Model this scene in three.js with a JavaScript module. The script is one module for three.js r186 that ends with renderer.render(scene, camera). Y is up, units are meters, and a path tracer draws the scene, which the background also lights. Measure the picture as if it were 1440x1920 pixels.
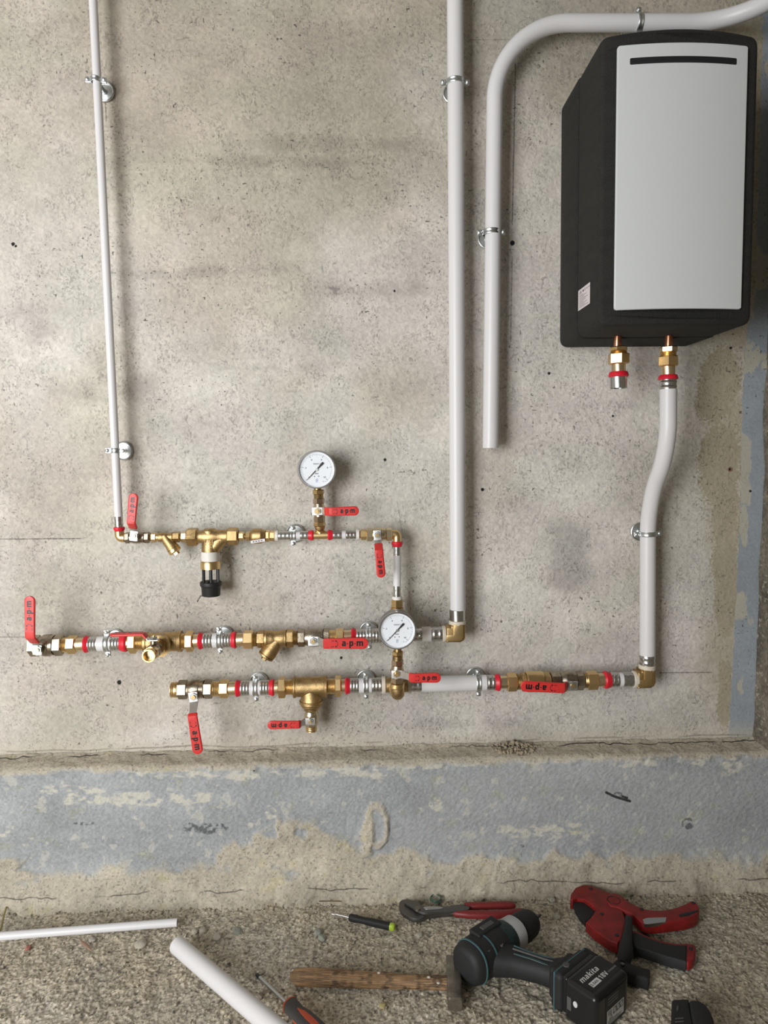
import * as THREE from 'three';
import { mergeGeometries, mergeVertices, toCreasedNormals } from 'three/addons/utils/BufferGeometryUtils.js';
import { RoundedBoxGeometry } from 'three/addons/geometries/RoundedBoxGeometry.js';
import { RectAreaLightUniformsLib } from 'three/addons/lights/RectAreaLightUniformsLib.js';

// ------------------------------------------------------------------ camera, sky, light, exposure
const scene = new THREE.Scene();
const V = (x, y, z) => new THREE.Vector3(x, y, z);
const FOCAL = 1330, CX = 720, CY = 960;                       // focal length in pixels of the 1440 x 1920 frame
const camera = new THREE.PerspectiveCamera(2 * Math.atan(CY / FOCAL) * 180 / Math.PI, 0.75, 0.05, 30);
camera.rotation.set(-0.0803, -0.0244, -0.013, 'YXZ');
camera.position.set(0, 0, 1.5);
camera.updateMatrixWorld(true);
const sight = (px, py) => V((px - CX) / FOCAL, -(py - CY) / FOCAL, -1).applyQuaternion(camera.quaternion);
{ const d = sight(720, 1684); camera.position.y = -d.y * (0.078 - 1.5) / d.z; }   // eye height over the floor, from the foot of the wall
camera.updateMatrixWorld(true);

scene.background = new THREE.Color(0.80, 0.90, 1.0);
scene.backgroundIntensity = 0.6;
RectAreaLightUniformsLib.init();
const ROOM = { left: -2.6, front: 2.65, top: 2.75 };
const OPEN = { x0: -2.45, x1: -0.95, y0: 0.12, y1: 1.86 };      // tall open gateway in the front wall, behind the camera
const daylight = new THREE.RectAreaLight(new THREE.Color(0.985, 0.99, 1.0), 13.7, OPEN.x1 - OPEN.x0, OPEN.y1 - OPEN.y0);
daylight.position.set((OPEN.x0 + OPEN.x1) / 2, (OPEN.y0 + OPEN.y1) / 2, ROOM.front - 0.01);
daylight.lookAt((OPEN.x0 + OPEN.x1) / 2, (OPEN.y0 + OPEN.y1) / 2, 0);
scene.add(daylight);
const renderer = new THREE.WebGLRenderer({ antialias: true });
renderer.toneMapping = THREE.LinearToneMapping;
renderer.toneMappingExposure = 1.0;
renderer.shadowMap.enabled = true;

// ------------------------------------------------------------------ helpers: measuring the place
const W = (px, py, z) => { const d = sight(px, py); return d.multiplyScalar((z - camera.position.z) / d.z).add(camera.position); };   // a point of the plane z
const G = (px, py, y) => { const d = sight(px, py); return d.multiplyScalar((y - camera.position.y) / d.y).add(camera.position); };   // a point of the plane y
const FWD = V(0, 0, -1).applyQuaternion(camera.quaternion);
const mpp = (p) => p.clone().sub(camera.position).dot(FWD) / FOCAL;   // metres that one pixel spans there

// ------------------------------------------------------------------ helpers: noise
let seed = 7;
const rnd = () => { seed = (Math.imul(seed, 1664525) + 1013904223) | 0; return (seed >>> 0) / 4294967296; };
const hash = (x, y, s) => { let h = Math.imul(x, 374761393) + Math.imul(y, 668265263) + Math.imul(s, 974634777) | 0; h = Math.imul(h ^ (h >>> 13), 1274126177); return ((h ^ (h >>> 16)) >>> 0) / 4294967296; };
function noise(x, y, s = 0) {
  const ix = Math.floor(x), iy = Math.floor(y); let fx = x - ix, fy = y - iy;
  fx = fx * fx * (3 - 2 * fx); fy = fy * fy * (3 - 2 * fy);
  const a = hash(ix, iy, s), b = hash(ix + 1, iy, s), c = hash(ix, iy + 1, s), d = hash(ix + 1, iy + 1, s);
  return a + (b - a) * fx + (c - a) * fy + (a - b - c + d) * fx * fy;
}
const fbm = (x, y, n, s) => { let v = 0, a = 0.5, t = 0; for (let i = 0; i < n; i++) { v += a * noise(x, y, s + i); t += a; a *= 0.5; x *= 2.03; y *= 2.03; } return v / t; };
const smooth = (a, b, x) => { const t = Math.min(1, Math.max(0, (x - a) / (b - a))); return t * t * (3 - 2 * t); };
const lerp = (a, b, t) => a + (b - a) * t;

// ------------------------------------------------------------------ helpers: things and parts
const taken = {};
function numbered(name) { const n = taken[name] = (taken[name] ?? -1) + 1; return n ? name + '_' + String(n).padStart(3, '0') : name; }
function tag(o, label, category, group) { o.userData = { label, category }; if (group) o.userData.group = group; return o; }
function thing(name, label, category, at, group) {
  const g = new THREE.Group(); g.name = numbered(name); g.position.copy(at); tag(g, label, category, group); scene.add(g); g.updateMatrixWorld(true); return g;
}
function mesh(name, geo, mat) { const m = new THREE.Mesh(geo, mat); m.name = name; m.castShadow = m.receiveShadow = true; return m; }
function part(T, name, geo, mat, parent = T, label) {           // geo in world coordinates; T the thing it belongs to
  if (Array.isArray(geo)) geo = join(geo);
  geo.applyMatrix4(T.matrixWorld.clone().invert());
  const m = mesh(name, geo, mat); if (label) m.userData.label = label; parent.add(m); return m;
}
function solo(name, label, category, geo, mat, group) {         // a thing that is one mesh
  if (Array.isArray(geo)) geo = join(geo);
  geo.computeBoundingBox(); const c = geo.boundingBox.getCenter(V(0, 0, 0)); geo.translate(-c.x, -c.y, -c.z);
  const m = mesh(numbered(name), geo, mat); m.position.copy(c); tag(m, label, category, group); scene.add(m); m.updateMatrixWorld(true); return m;
}
function struct(name, geo, mat) { if (Array.isArray(geo)) geo = join(geo); const m = mesh(name, geo, mat); m.userData.kind = 'structure'; scene.add(m); return m; }
function join(list) {
  list = list.map((g) => { g = g.index ? g.toNonIndexed() : g; for (const k of Object.keys(g.attributes)) if (!['position', 'normal', 'uv'].includes(k)) g.deleteAttribute(k); if (!g.attributes.uv) g.setAttribute('uv', new THREE.BufferAttribute(new Float32Array(g.attributes.position.count * 2), 2)); return g; });
  return mergeGeometries(list);
}
function boxUV(g) {                                             // uv in metres, from the side that each face looks to
  if (g.index) g = g.toNonIndexed();
  const p = g.attributes.position, uv = new Float32Array(p.count * 2), a = V(0, 0, 0), b = V(0, 0, 0), c = V(0, 0, 0);
  for (let i = 0; i < p.count; i += 3) {
    a.fromBufferAttribute(p, i); b.fromBufferAttribute(p, i + 1).sub(a); c.fromBufferAttribute(p, i + 2).sub(a); b.cross(c);
    const x = Math.abs(b.x), y = Math.abs(b.y), z = Math.abs(b.z), k = x > y && x > z ? 0 : y > z ? 1 : 2;
    for (let j = 0; j < 3; j++) { const q = [p.getX(i + j), p.getY(i + j), p.getZ(i + j)]; uv[2 * (i + j)] = k === 0 ? q[2] : q[0]; uv[2 * (i + j) + 1] = k === 1 ? q[2] : q[1]; }
  }
  g.setAttribute('uv', new THREE.BufferAttribute(uv, 2)); return g;
}
const crease = (g, a = 0.6) => boxUV(toCreasedNormals(g.scale(1e4, 1e4, 1e4), a).scale(1e-4, 1e-4, 1e-4));   // scaled, since it joins corners that are closer than 0.01

// lathe round the local x axis: pts are [x, r] in metres
function latheX(pts, seg = 36, rot = 0) {
  const g = new THREE.LatheGeometry(pts.map(([x, r]) => new THREE.Vector2(Math.max(r, 0), x)), seg);
  g.rotateY(rot); g.rotateZ(-Math.PI / 2); return g;            // y becomes x
}
// a straight run of fittings from pixel A to pixel B in the plane z; s is the pixel coordinate along it
class Run {
  constructor(ax, ay, bx, by, z, along) {
    Object.assign(this, { ax, ay, bx, by, z, along: along ?? (Math.abs(bx - ax) > Math.abs(by - ay) ? 'x' : 'y') });
    this.A = W(ax, ay, z); this.X = W(bx, by, z).sub(this.A).normalize();
    this.sign = 1;
    const Z = V(0, 0, 1), Y = Z.clone().cross(this.X).normalize();
    this.M = new THREE.Matrix4().makeBasis(this.X, Y, Z.copy(this.X).cross(Y)).setPosition(this.A);
  }
  px(s) { const t = this.along === 'x' ? (s - this.ax) / (this.bx - this.ax) : (s - this.ay) / (this.by - this.ay); return [lerp(this.ax, this.bx, t), lerp(this.ay, this.by, t)]; }
  at(s) { const [x, y] = this.px(s); return W(x, y, this.z); }
  t(s) { return this.at(s).sub(this.A).dot(this.X); }
  k(s) { const [x, y] = this.px(s), off = this.along === 'x' ? y - CY : x - CX; return mpp(this.at(s)) / Math.hypot(1, off / FOCAL); }
  lathe(list, seg = 36) { return crease(latheX(list.map(([s, r]) => [this.t(s), r * this.k(s)]), seg).applyMatrix4(this.M)); }
  hex(s0, s1, h, rot = 0, sides = 6) {                          // h: half the height seen, in pixels; chamfered ends
    const t0 = this.t(s0), t1 = this.t(s1), r = h * this.k((s0 + s1) / 2) * 1.04, c = Math.min(0.0016, Math.abs(t1 - t0) * 0.25) * Math.sign(t1 - t0);
    const prism = latheX([[t0, 0], [t0, r * 0.88], [t0 + c, r], [t1 - c, r], [t1, r * 0.88], [t1, 0]], sides, rot);
    return crease(prism.applyMatrix4(this.M), 0.2);
  }
}
// profiles for tubes
function ringed(s0, s1, r, ribs, amp) { const o = [[s0, 0], [s0, r]]; for (let i = 0; i < ribs; i++) { const a = lerp(s0, s1, (i + 0.25) / ribs), b = lerp(s0, s1, (i + 0.5) / ribs), c = lerp(s0, s1, (i + 0.75) / ribs); o.push([a, r], [b, r + amp], [c, r]); } o.push([s1, r], [s1, 0]); return o; }
function threaded(s0, s1, r, n) { const o = [[s0, 0], [s0, r]]; for (let i = 0; i < n; i++) { o.push([lerp(s0, s1, (i + 0.5) / n), r * 0.94], [lerp(s0, s1, (i + 1) / n), r]); } o.push([s1, 0]); return o; }
const drum = (s0, s1, r, b = 1) => { const g = Math.sign(s1 - s0) * b; return [[s0, 0], [s0, r - b * 0.8], [s0 + g, r], [s1 - g, r], [s1, r - b * 0.8], [s1, 0]]; };

// loft: stations {p, a, b, e} swept along their points; a across, b along up
function loft(st, up = V(0, 1, 0), m = 20, angle = 0.7) {
  const pos = [], idx = [], n = st.length;
  for (let i = 0; i < n; i++) {
    const d = st[Math.min(n - 1, i + 1)].p.clone().sub(st[Math.max(0, i - 1)].p).normalize();
    const u0 = st[i].up ?? up, s = d.clone().cross(u0).normalize(), u = s.clone().cross(d).normalize();
    const e = 2 / (st[i].e ?? 2);
    for (let j = 0; j < m; j++) {
      const t = j / m * 2 * Math.PI, c = Math.cos(t), q = Math.sin(t);
      const x = Math.sign(c) * Math.pow(Math.abs(c), e) * st[i].a, y = Math.sign(q) * Math.pow(Math.abs(q), e) * st[i].b;
      const v = st[i].p.clone().addScaledVector(s, x).addScaledVector(u, y); pos.push(v.x, v.y, v.z);
    }
  }
  for (let i = 0; i < n - 1; i++) for (let j = 0; j < m; j++) { const a = i * m + j, b = i * m + (j + 1) % m; idx.push(a, b, a + m, b, b + m, a + m); }
  for (const [i, flip] of [[0, true], [n - 1, false]]) { const c = pos.length / 3; pos.push(st[i].p.x, st[i].p.y, st[i].p.z); for (let j = 0; j < m; j++) { const a = i * m + j, b = i * m + (j + 1) % m; flip ? idx.push(c, b, a) : idx.push(c, a, b); } }
  const g = new THREE.BufferGeometry(); g.setAttribute('position', new THREE.Float32BufferAttribute(pos, 3)); g.setIndex(idx);
  return crease(g, angle);
}
// a path of straight lengths with rounded corners
function bentPath(pts, radius) {
  const path = new THREE.CurvePath(); let last = pts[0];
  for (let i = 1; i < pts.length - 1; i++) {
    const a = pts[i - 1].clone().sub(pts[i]), b = pts[i + 1].clone().sub(pts[i]), la = a.length(), lb = b.length();
    const r = Math.min(Array.isArray(radius) ? radius[i - 1] : radius, la * 0.5, lb * 0.5), p = pts[i].clone().addScaledVector(a.normalize(), r), q = pts[i].clone().addScaledVector(b.normalize(), r);
    if (p.distanceTo(last) > 1e-5) path.add(new THREE.LineCurve3(last, p));
    path.add(new THREE.CubicBezierCurve3(p, p.clone().lerp(pts[i], 0.56), q.clone().lerp(pts[i], 0.56), q)); last = q;
  }
  path.add(new THREE.LineCurve3(last, pts[pts.length - 1])); return path;
}
function sweep(path, r, n = 80, seg = 24) {                     // a solid round rod along a path
  const pts = path.getSpacedPoints ? path.getSpacedPoints(n) : path; const up = V(0.13, 0.31, 0.94);
  return loft(pts.map((p) => ({ p, a: r, b: r })), up, seg);
}
function hollowTube(pts, r, wall, seg = 28) {                   // a pipe with open ends
  const outer = pts.map((p) => ({ p, a: r, b: r })), ri = r - wall;
  const make = (rad, flip) => {
    const pos = [], idx = [], n = pts.length, up = V(0.13, 0.31, 0.94), rings = [];
    for (let i = 0; i < n; i++) { const d = pts[Math.min(n - 1, i + 1)].clone().sub(pts[Math.max(0, i - 1)]).normalize(), s = d.clone().cross(up).normalize(), u = s.clone().cross(d).normalize(); rings.push([s, u]); for (let j = 0; j < seg; j++) { const t = j / seg * 2 * Math.PI, v = pts[i].clone().addScaledVector(s, Math.cos(t) * rad).addScaledVector(u, Math.sin(t) * rad); pos.push(v.x, v.y, v.z); } }
    for (let i = 0; i < n - 1; i++) for (let j = 0; j < seg; j++) { const a = i * seg + j, b = i * seg + (j + 1) % seg; flip ? idx.push(a, a + seg, b, b, a + seg, b + seg) : idx.push(a, b, a + seg, b, b + seg, a + seg); }
    return [pos, idx];
  };
  const [po, io] = make(r, false), [pi, ii] = make(ri, true), off = po.length / 3, n = pts.length, idx = [...io, ...ii.map((k) => k + off)];
  for (const [i, flip] of [[0, false], [n - 1, true]]) for (let j = 0; j < seg; j++) { const a = i * seg + j, b = i * seg + (j + 1) % seg; flip ? idx.push(a, b, a + off, b, b + off, a + off) : idx.push(a, a + off, b, b, a + off, b + off); }
  const g = new THREE.BufferGeometry(); g.setAttribute('position', new THREE.Float32BufferAttribute([...po, ...pi], 3)); g.setIndex(idx); return crease(g, 0.7);
}
// an outline extruded: pts are 2D [x, y]; spline true rounds it through its points
function outline(pts, spline) {
  let p = pts.map(([x, y]) => new THREE.Vector2(x, y));
  if (spline) p = new THREE.CatmullRomCurve3(p.map((q) => V(q.x, q.y, 0)), true, 'centripetal').getPoints(pts.length * 6).map((q) => new THREE.Vector2(q.x, q.y));
  return new THREE.Shape(p);
}
// a plate that lies level: pixel outline read at height y1, between y0 and y1
function levelPlate(px, y0, y1, bevel = 0.002, spline = true) {
  const s = outline(px.map(([x, y]) => { const p = G(x, y, y1); return [p.x, -p.z]; }), spline);
  const g = new THREE.ExtrudeGeometry(s, { depth: y1 - y0 - 2 * bevel, bevelEnabled: true, bevelThickness: bevel, bevelSize: bevel, bevelOffset: -bevel, bevelSegments: 3, curveSegments: 6 });
  g.translate(0, 0, bevel); g.rotateX(-Math.PI / 2); g.translate(0, y0, 0); return crease(mergeVertices(g), 0.5);
}
const cylZ = (p, r, z0, z1, seg = 24, sides) => crease(new THREE.CylinderGeometry(r, r, z1 - z0, sides ?? seg).rotateX(Math.PI / 2).translate(p.x, p.y, (z0 + z1) / 2), sides ? 0.2 : 0.6);
// ------------------------------------------------------------------ textures and materials
function dataTexture(w, h, fill, srgb, repeat) {
  const d = new Uint8Array(w * h * 4);
  for (let j = 0; j < h; j++) for (let i = 0; i < w; i++) { const c = fill(i, j), k = 4 * (j * w + i); if (typeof c === 'number') d[k] = d[k + 1] = d[k + 2] = c < 0 ? 0 : c > 255 ? 255 : c; else { for (let q = 0; q < 3; q++) d[k + q] = c[q] < 0 ? 0 : c[q] > 255 ? 255 : c[q]; } d[k + 3] = 255; }
  const t = new THREE.DataTexture(d, w, h); t.magFilter = THREE.LinearFilter; t.minFilter = THREE.LinearMipmapLinearFilter; t.generateMipmaps = true;
  t.wrapS = t.wrapT = repeat ?? THREE.MirroredRepeatWrapping; if (srgb) t.colorSpace = THREE.SRGBColorSpace; t.needsUpdate = true; return t;
}
const grainTex = dataTexture(512, 512, (i, j) => 255 * (0.55 * fbm(i / 6, j / 6, 3, 40) + 0.45 * fbm(i / 40, j / 40, 3, 50)));   // one repeat is 60 mm
grainTex.repeat.set(1 / 0.06, 1 / 0.06);
const foamTex = dataTexture(512, 512, (i, j) => 255 * (0.75 * noise(i / 7, j / 7, 60) + 0.25 * noise(i / 3, j / 3, 61)));        // beads of pressed foam, 90 mm
foamTex.repeat.set(1 / 0.09, 1 / 0.09);
const foamTone = dataTexture(512, 512, (i, j) => { const a = 150 + 60 * fbm(i / 90, j / 30, 4, 64) + 22 * noise(i / 4, j / 4, 65); return [a, a * 0.985, a * 0.95]; }, true);
foamTone.repeat.set(1 / 0.25, 1 / 0.25);
const smudge = dataTexture(512, 512, (i, j) => 255 * (0.4 + 0.6 * fbm(i / 60, j / 60, 4, 70)));
smudge.repeat.set(1 / 0.12, 1 / 0.12);
const castTone = dataTexture(512, 512, (i, j) => { const a = 165 + 75 * fbm(i / 70, j / 70, 4, 80) + 25 * (noise(i / 5, j / 5, 81) - 0.5); return [a, a * 0.97, a * 0.92]; }, true);
castTone.repeat.set(1 / 0.11, 1 / 0.11);
const std = (o) => new THREE.MeshStandardMaterial(o), phys = (o) => new THREE.MeshPhysicalMaterial(o), lin = (r, g, b) => new THREE.Color().setRGB(r, g, b);
const M = {
  pipe: phys({ color: lin(0.66, 0.65, 0.655), roughness: 0.36, specularIntensity: 0.8 }),
  pipeInside: std({ color: lin(0.55, 0.54, 0.54), roughness: 0.6 }),
  brass: std({ color: lin(0.74, 0.54, 0.27), metalness: 1, roughness: 0.34, bumpMap: grainTex, bumpScale: 0.00012 }),
  brassCast: std({ color: lin(0.80, 0.60, 0.32), map: castTone, metalness: 1, roughness: 0.43, bumpMap: grainTex, bumpScale: 0.0005 }),
  brassPale: std({ color: lin(0.76, 0.61, 0.39), metalness: 1, roughness: 0.32 }),
  brassDark: std({ color: lin(0.42, 0.30, 0.14), metalness: 1, roughness: 0.36 }),
  copper: std({ color: lin(0.78, 0.35, 0.20), metalness: 1, roughness: 0.28 }),
  nickel: std({ color: lin(0.60, 0.55, 0.48), map: castTone, metalness: 1, roughness: 0.3, bumpMap: grainTex, bumpScale: 0.00025 }),
  steel: std({ color: lin(0.58, 0.575, 0.56), metalness: 1, roughness: 0.27 }),
  zinc: std({ color: lin(0.66, 0.69, 0.69), metalness: 1, roughness: 0.33 }),
  zincDull: std({ color: lin(0.42, 0.44, 0.43), metalness: 1, roughness: 0.45 }),
  plate: std({ color: lin(0.70, 0.70, 0.69), metalness: 1, roughness: 0.42 }),
  redGrip: std({ color: lin(0.60, 0.030, 0.026), roughness: 0.42 }),
  redRing: std({ color: lin(0.62, 0.012, 0.03), roughness: 0.4 }),
  whiteRing: std({ color: lin(0.72, 0.70, 0.66), roughness: 0.45 }),
  clearRing: std({ color: lin(0.62, 0.56, 0.46), roughness: 0.4 }),
  black: std({ color: lin(0.012, 0.012, 0.013), roughness: 0.5 }),
  blackGloss: std({ color: lin(0.010, 0.010, 0.011), roughness: 0.3 }),
  foam: std({ color: lin(0.024, 0.0235, 0.0215), map: foamTone, roughness: 0.85, bumpMap: foamTex, bumpScale: 0.0007 }),
  panel: phys({ color: lin(0.57, 0.59, 0.595), roughness: 0.5, clearcoat: 0.6, clearcoatRoughness: 0.22 }),
  slot: std({ color: lin(0.004, 0.004, 0.005), roughness: 0.7 }),
  gaugeCase: std({ color: lin(0.30, 0.29, 0.28), metalness: 1, roughness: 0.32 }),
  gaugeRim: std({ color: lin(0.62, 0.62, 0.61), metalness: 1, roughness: 0.22 }),
  glass: phys({ color: lin(1, 1, 1), transmission: 1, thickness: 0, roughness: 0.02, ior: 1.45 }),
  sticker: std({ color: lin(0.70, 0.66, 0.66), roughness: 0.5 }),
  needle: std({ color: lin(0.01, 0.01, 0.012), roughness: 0.5 }),
};
function canvasTexture(w, h, draw) {
  const c = document.createElement('canvas'); c.width = w; c.height = h; const g = c.getContext('2d'); draw(g, w, h);
  const t = new THREE.CanvasTexture(c); t.colorSpace = THREE.SRGBColorSpace; t.anisotropy = 8; return t;
}
const css = (c) => '#' + c.getHexString();
// print on the grips: a turning arc with its two ends marked, then the three letters
const gripPrint = std({ roughness: 0.42, map: canvasTexture(512, 128, (g, w, h) => {
  g.fillStyle = css(M.redGrip.color); g.fillRect(0, 0, w, h); g.fillStyle = g.strokeStyle = '#120c0c';
  g.lineWidth = 7; g.beginPath(); g.arc(88, 64, 38, -1.25, 1.25); g.stroke();
  g.beginPath(); g.moveTo(88, 12); g.lineTo(116, 22); g.lineTo(94, 40); g.fill(); g.beginPath(); g.moveTo(88, 116); g.lineTo(116, 106); g.lineTo(94, 88); g.fill();
  g.font = 'bold 26px sans-serif'; g.textAlign = 'left'; g.textBaseline = 'middle'; g.fillText('ON', 34, 24); g.fillText('OFF', 24, 106);
  g.font = 'bold 116px sans-serif'; g.textAlign = 'center'; g.lineWidth = 7; for (const [c, x] of [['a', 215], ['p', 322], ['m', 448]]) { g.fillText(c, x, 54); g.strokeText(c, x, 54); }
  g.beginPath(); g.arc(267, 62, 9, 0, 7); g.fill(); g.beginPath(); g.arc(377, 62, 9, 0, 7); g.fill();
}) });
const dialPrint = std({ roughness: 0.6, map: canvasTexture(512, 512, (g, w) => {
  g.fillStyle = '#e9edf2'; g.fillRect(0, 0, w, w); g.translate(256, 256); g.strokeStyle = g.fillStyle = '#20242c';
  for (let i = 0; i <= 50; i++) { const a = (225 - i * 5.4) * Math.PI / 180, big = i % 10 === 0, mid = i % 5 === 0, r0 = big ? 188 : mid ? 200 : 208; g.lineWidth = big ? 5 : 2.5; g.beginPath(); g.moveTo(Math.cos(a) * r0, -Math.sin(a) * r0); g.lineTo(Math.cos(a) * 228, -Math.sin(a) * 228); g.stroke(); }
  g.font = 'bold 34px sans-serif'; g.textAlign = 'center'; g.textBaseline = 'middle';
  ['0', '2', '4', '6', '8', '10'].forEach((s, i) => { const a = (225 - i * 54) * Math.PI / 180; g.fillText(s, Math.cos(a) * 158, -Math.sin(a) * 158); });
  g.font = 'bold 27px sans-serif'; g.fillText('EN837-1', 4, -82); g.font = 'bold 34px sans-serif'; g.fillText('bar', 0, 56);
  g.beginPath(); g.arc(-34, 100, 8, 0, 7); g.fill(); g.beginPath(); g.moveTo(16, 92); g.lineTo(38, 92); g.lineTo(27, 110); g.fill();
  g.font = '20px sans-serif'; g.fillText('KL. 2.5', 112, 172);
  g.strokeStyle = '#3a4fa0'; g.lineWidth = 5; g.beginPath(); g.moveTo(-10, 136); g.lineTo(-10, 186); g.moveTo(-10, 140); g.lineTo(12, 140); g.lineTo(12, 160); g.lineTo(-10, 160); g.moveTo(0, 186); g.lineTo(12, 170); g.stroke();
}) });
// ------------------------------------------------------------------ the room: plastered back wall, painted plinth, screed floor
const hyp = (a, b) => Math.sqrt(a * a + b * b);
const spot = (px, py, z = 0) => { const p = W(px, py, z); return [p.x, p.y]; };
function segDist(x, y, [ax, ay], [bx, by]) { const dx = bx - ax, dy = by - ay, t = Math.min(1, Math.max(0, ((x - ax) * dx + (y - ay) * dy) / (dx * dx + dy * dy))); return hyp(x - ax - t * dx, y - ay - t * dy); }
function surface(w, h, x0, y0, sx, sy, paint) {                 // [colour map, height map] of a patch sx by sy metres
  const col = new Float32Array(w * h * 3), hgt = new Float32Array(w * h);
  for (let j = 0; j < h; j++) for (let i = 0; i < w; i++) { const k = j * w + i, c = paint(x0 + (i + 0.5) / w * sx, y0 + (j + 0.5) / h * sy); col[3 * k] = c[0]; col[3 * k + 1] = c[1]; col[3 * k + 2] = c[2]; hgt[k] = c[3]; }
  return [dataTexture(w, h, (i, j) => { const k = 3 * (j * w + i); return [col[k], col[k + 1], col[k + 2]]; }, true), dataTexture(w, h, (i, j) => 255 * hgt[j * w + i])];
}
const LEDGE_Y = W(720, 1401, 0).y, RIGHT_X = W(1427, 1000, 0).x;
const WX = -1.0, WY = 0.26, WS = 2.0, WH = 1.72;
const stripEdge = [[1412, 560], [1398, 640], [1392, 760], [1390, 900], [1381, 1120], [1374, 1260], [1367, 1368]].map(([x, y]) => spot(x, y));
function stripX(y) { for (let i = 1; i < stripEdge.length; i++) if (y > stripEdge[i][1]) { const [xa, ya] = stripEdge[i - 1], [xb, yb] = stripEdge[i]; return lerp(xb, xa, Math.min(1.4, (y - yb) / (ya - yb))); } return stripEdge[stripEdge.length - 1][0]; }
const holes = [[24, 457, 3.2], [961, 455, 4.5], [223, 1280, 4], [29, 461, 2.2], [1030, 700, 2.5], [1371, 652, 2.5], [1408, 921, 2.5], [905, 918, 3], [722, 862, 2.5], [640, 1234, 2.5], [1150, 780, 2], [740, 545, 2]].map(([x, y, r]) => [...spot(x, y), r * 0.0011]);
const lines = [[[967, 120], [961, 420], 0.8], [[961, 480], [958, 640], 0.5], [[0, 1011], [150, 1010], 0.8], [[0, 1195], [48, 1195], 0.6], [[1238, 1262], [1335, 1261], 0.8], [[745, 940], [756, 1008], 0.35], [[197, 190], [199, 226], 0.7], [[880, 74], [1000, 72], 0.35], [[370, 1128], [376, 1118], 1.2], [[376, 1118], [392, 1114], 1.2], [[966, 500], [1050, 560], 0.15]].map(([a, b, s]) => [spot(...a), spot(...b), s]);
const brownPatches = [[1345, 745, 45, 90], [1352, 860, 40, 120], [1360, 980, 34, 120], [1362, 1130, 22, 140], [1360, 1290, 18, 90], [1330, 760, 30, 50], [1350, 700, 40, 60]].map(([x, y, a, b]) => [...spot(x, y), a * 0.0011, b * 0.0011]);
const dirtPatches = [[600, 545, 60, 30], [350, 510, 150, 14], [420, 300, 240, 14], [255, 725, 30, 30], [170, 740, 40, 60], [700, 545, 110, 20], [560, 270, 200, 16], [1180, 760, 90, 24], [1060, 1050, 40, 120], [60, 640, 60, 50], [500, 690, 130, 12], [860, 1360, 90, 14], [1010, 1390, 80, 22]].map(([x, y, a, b]) => [...spot(x, y), a * 0.0011, b * 0.0011]);
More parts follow.
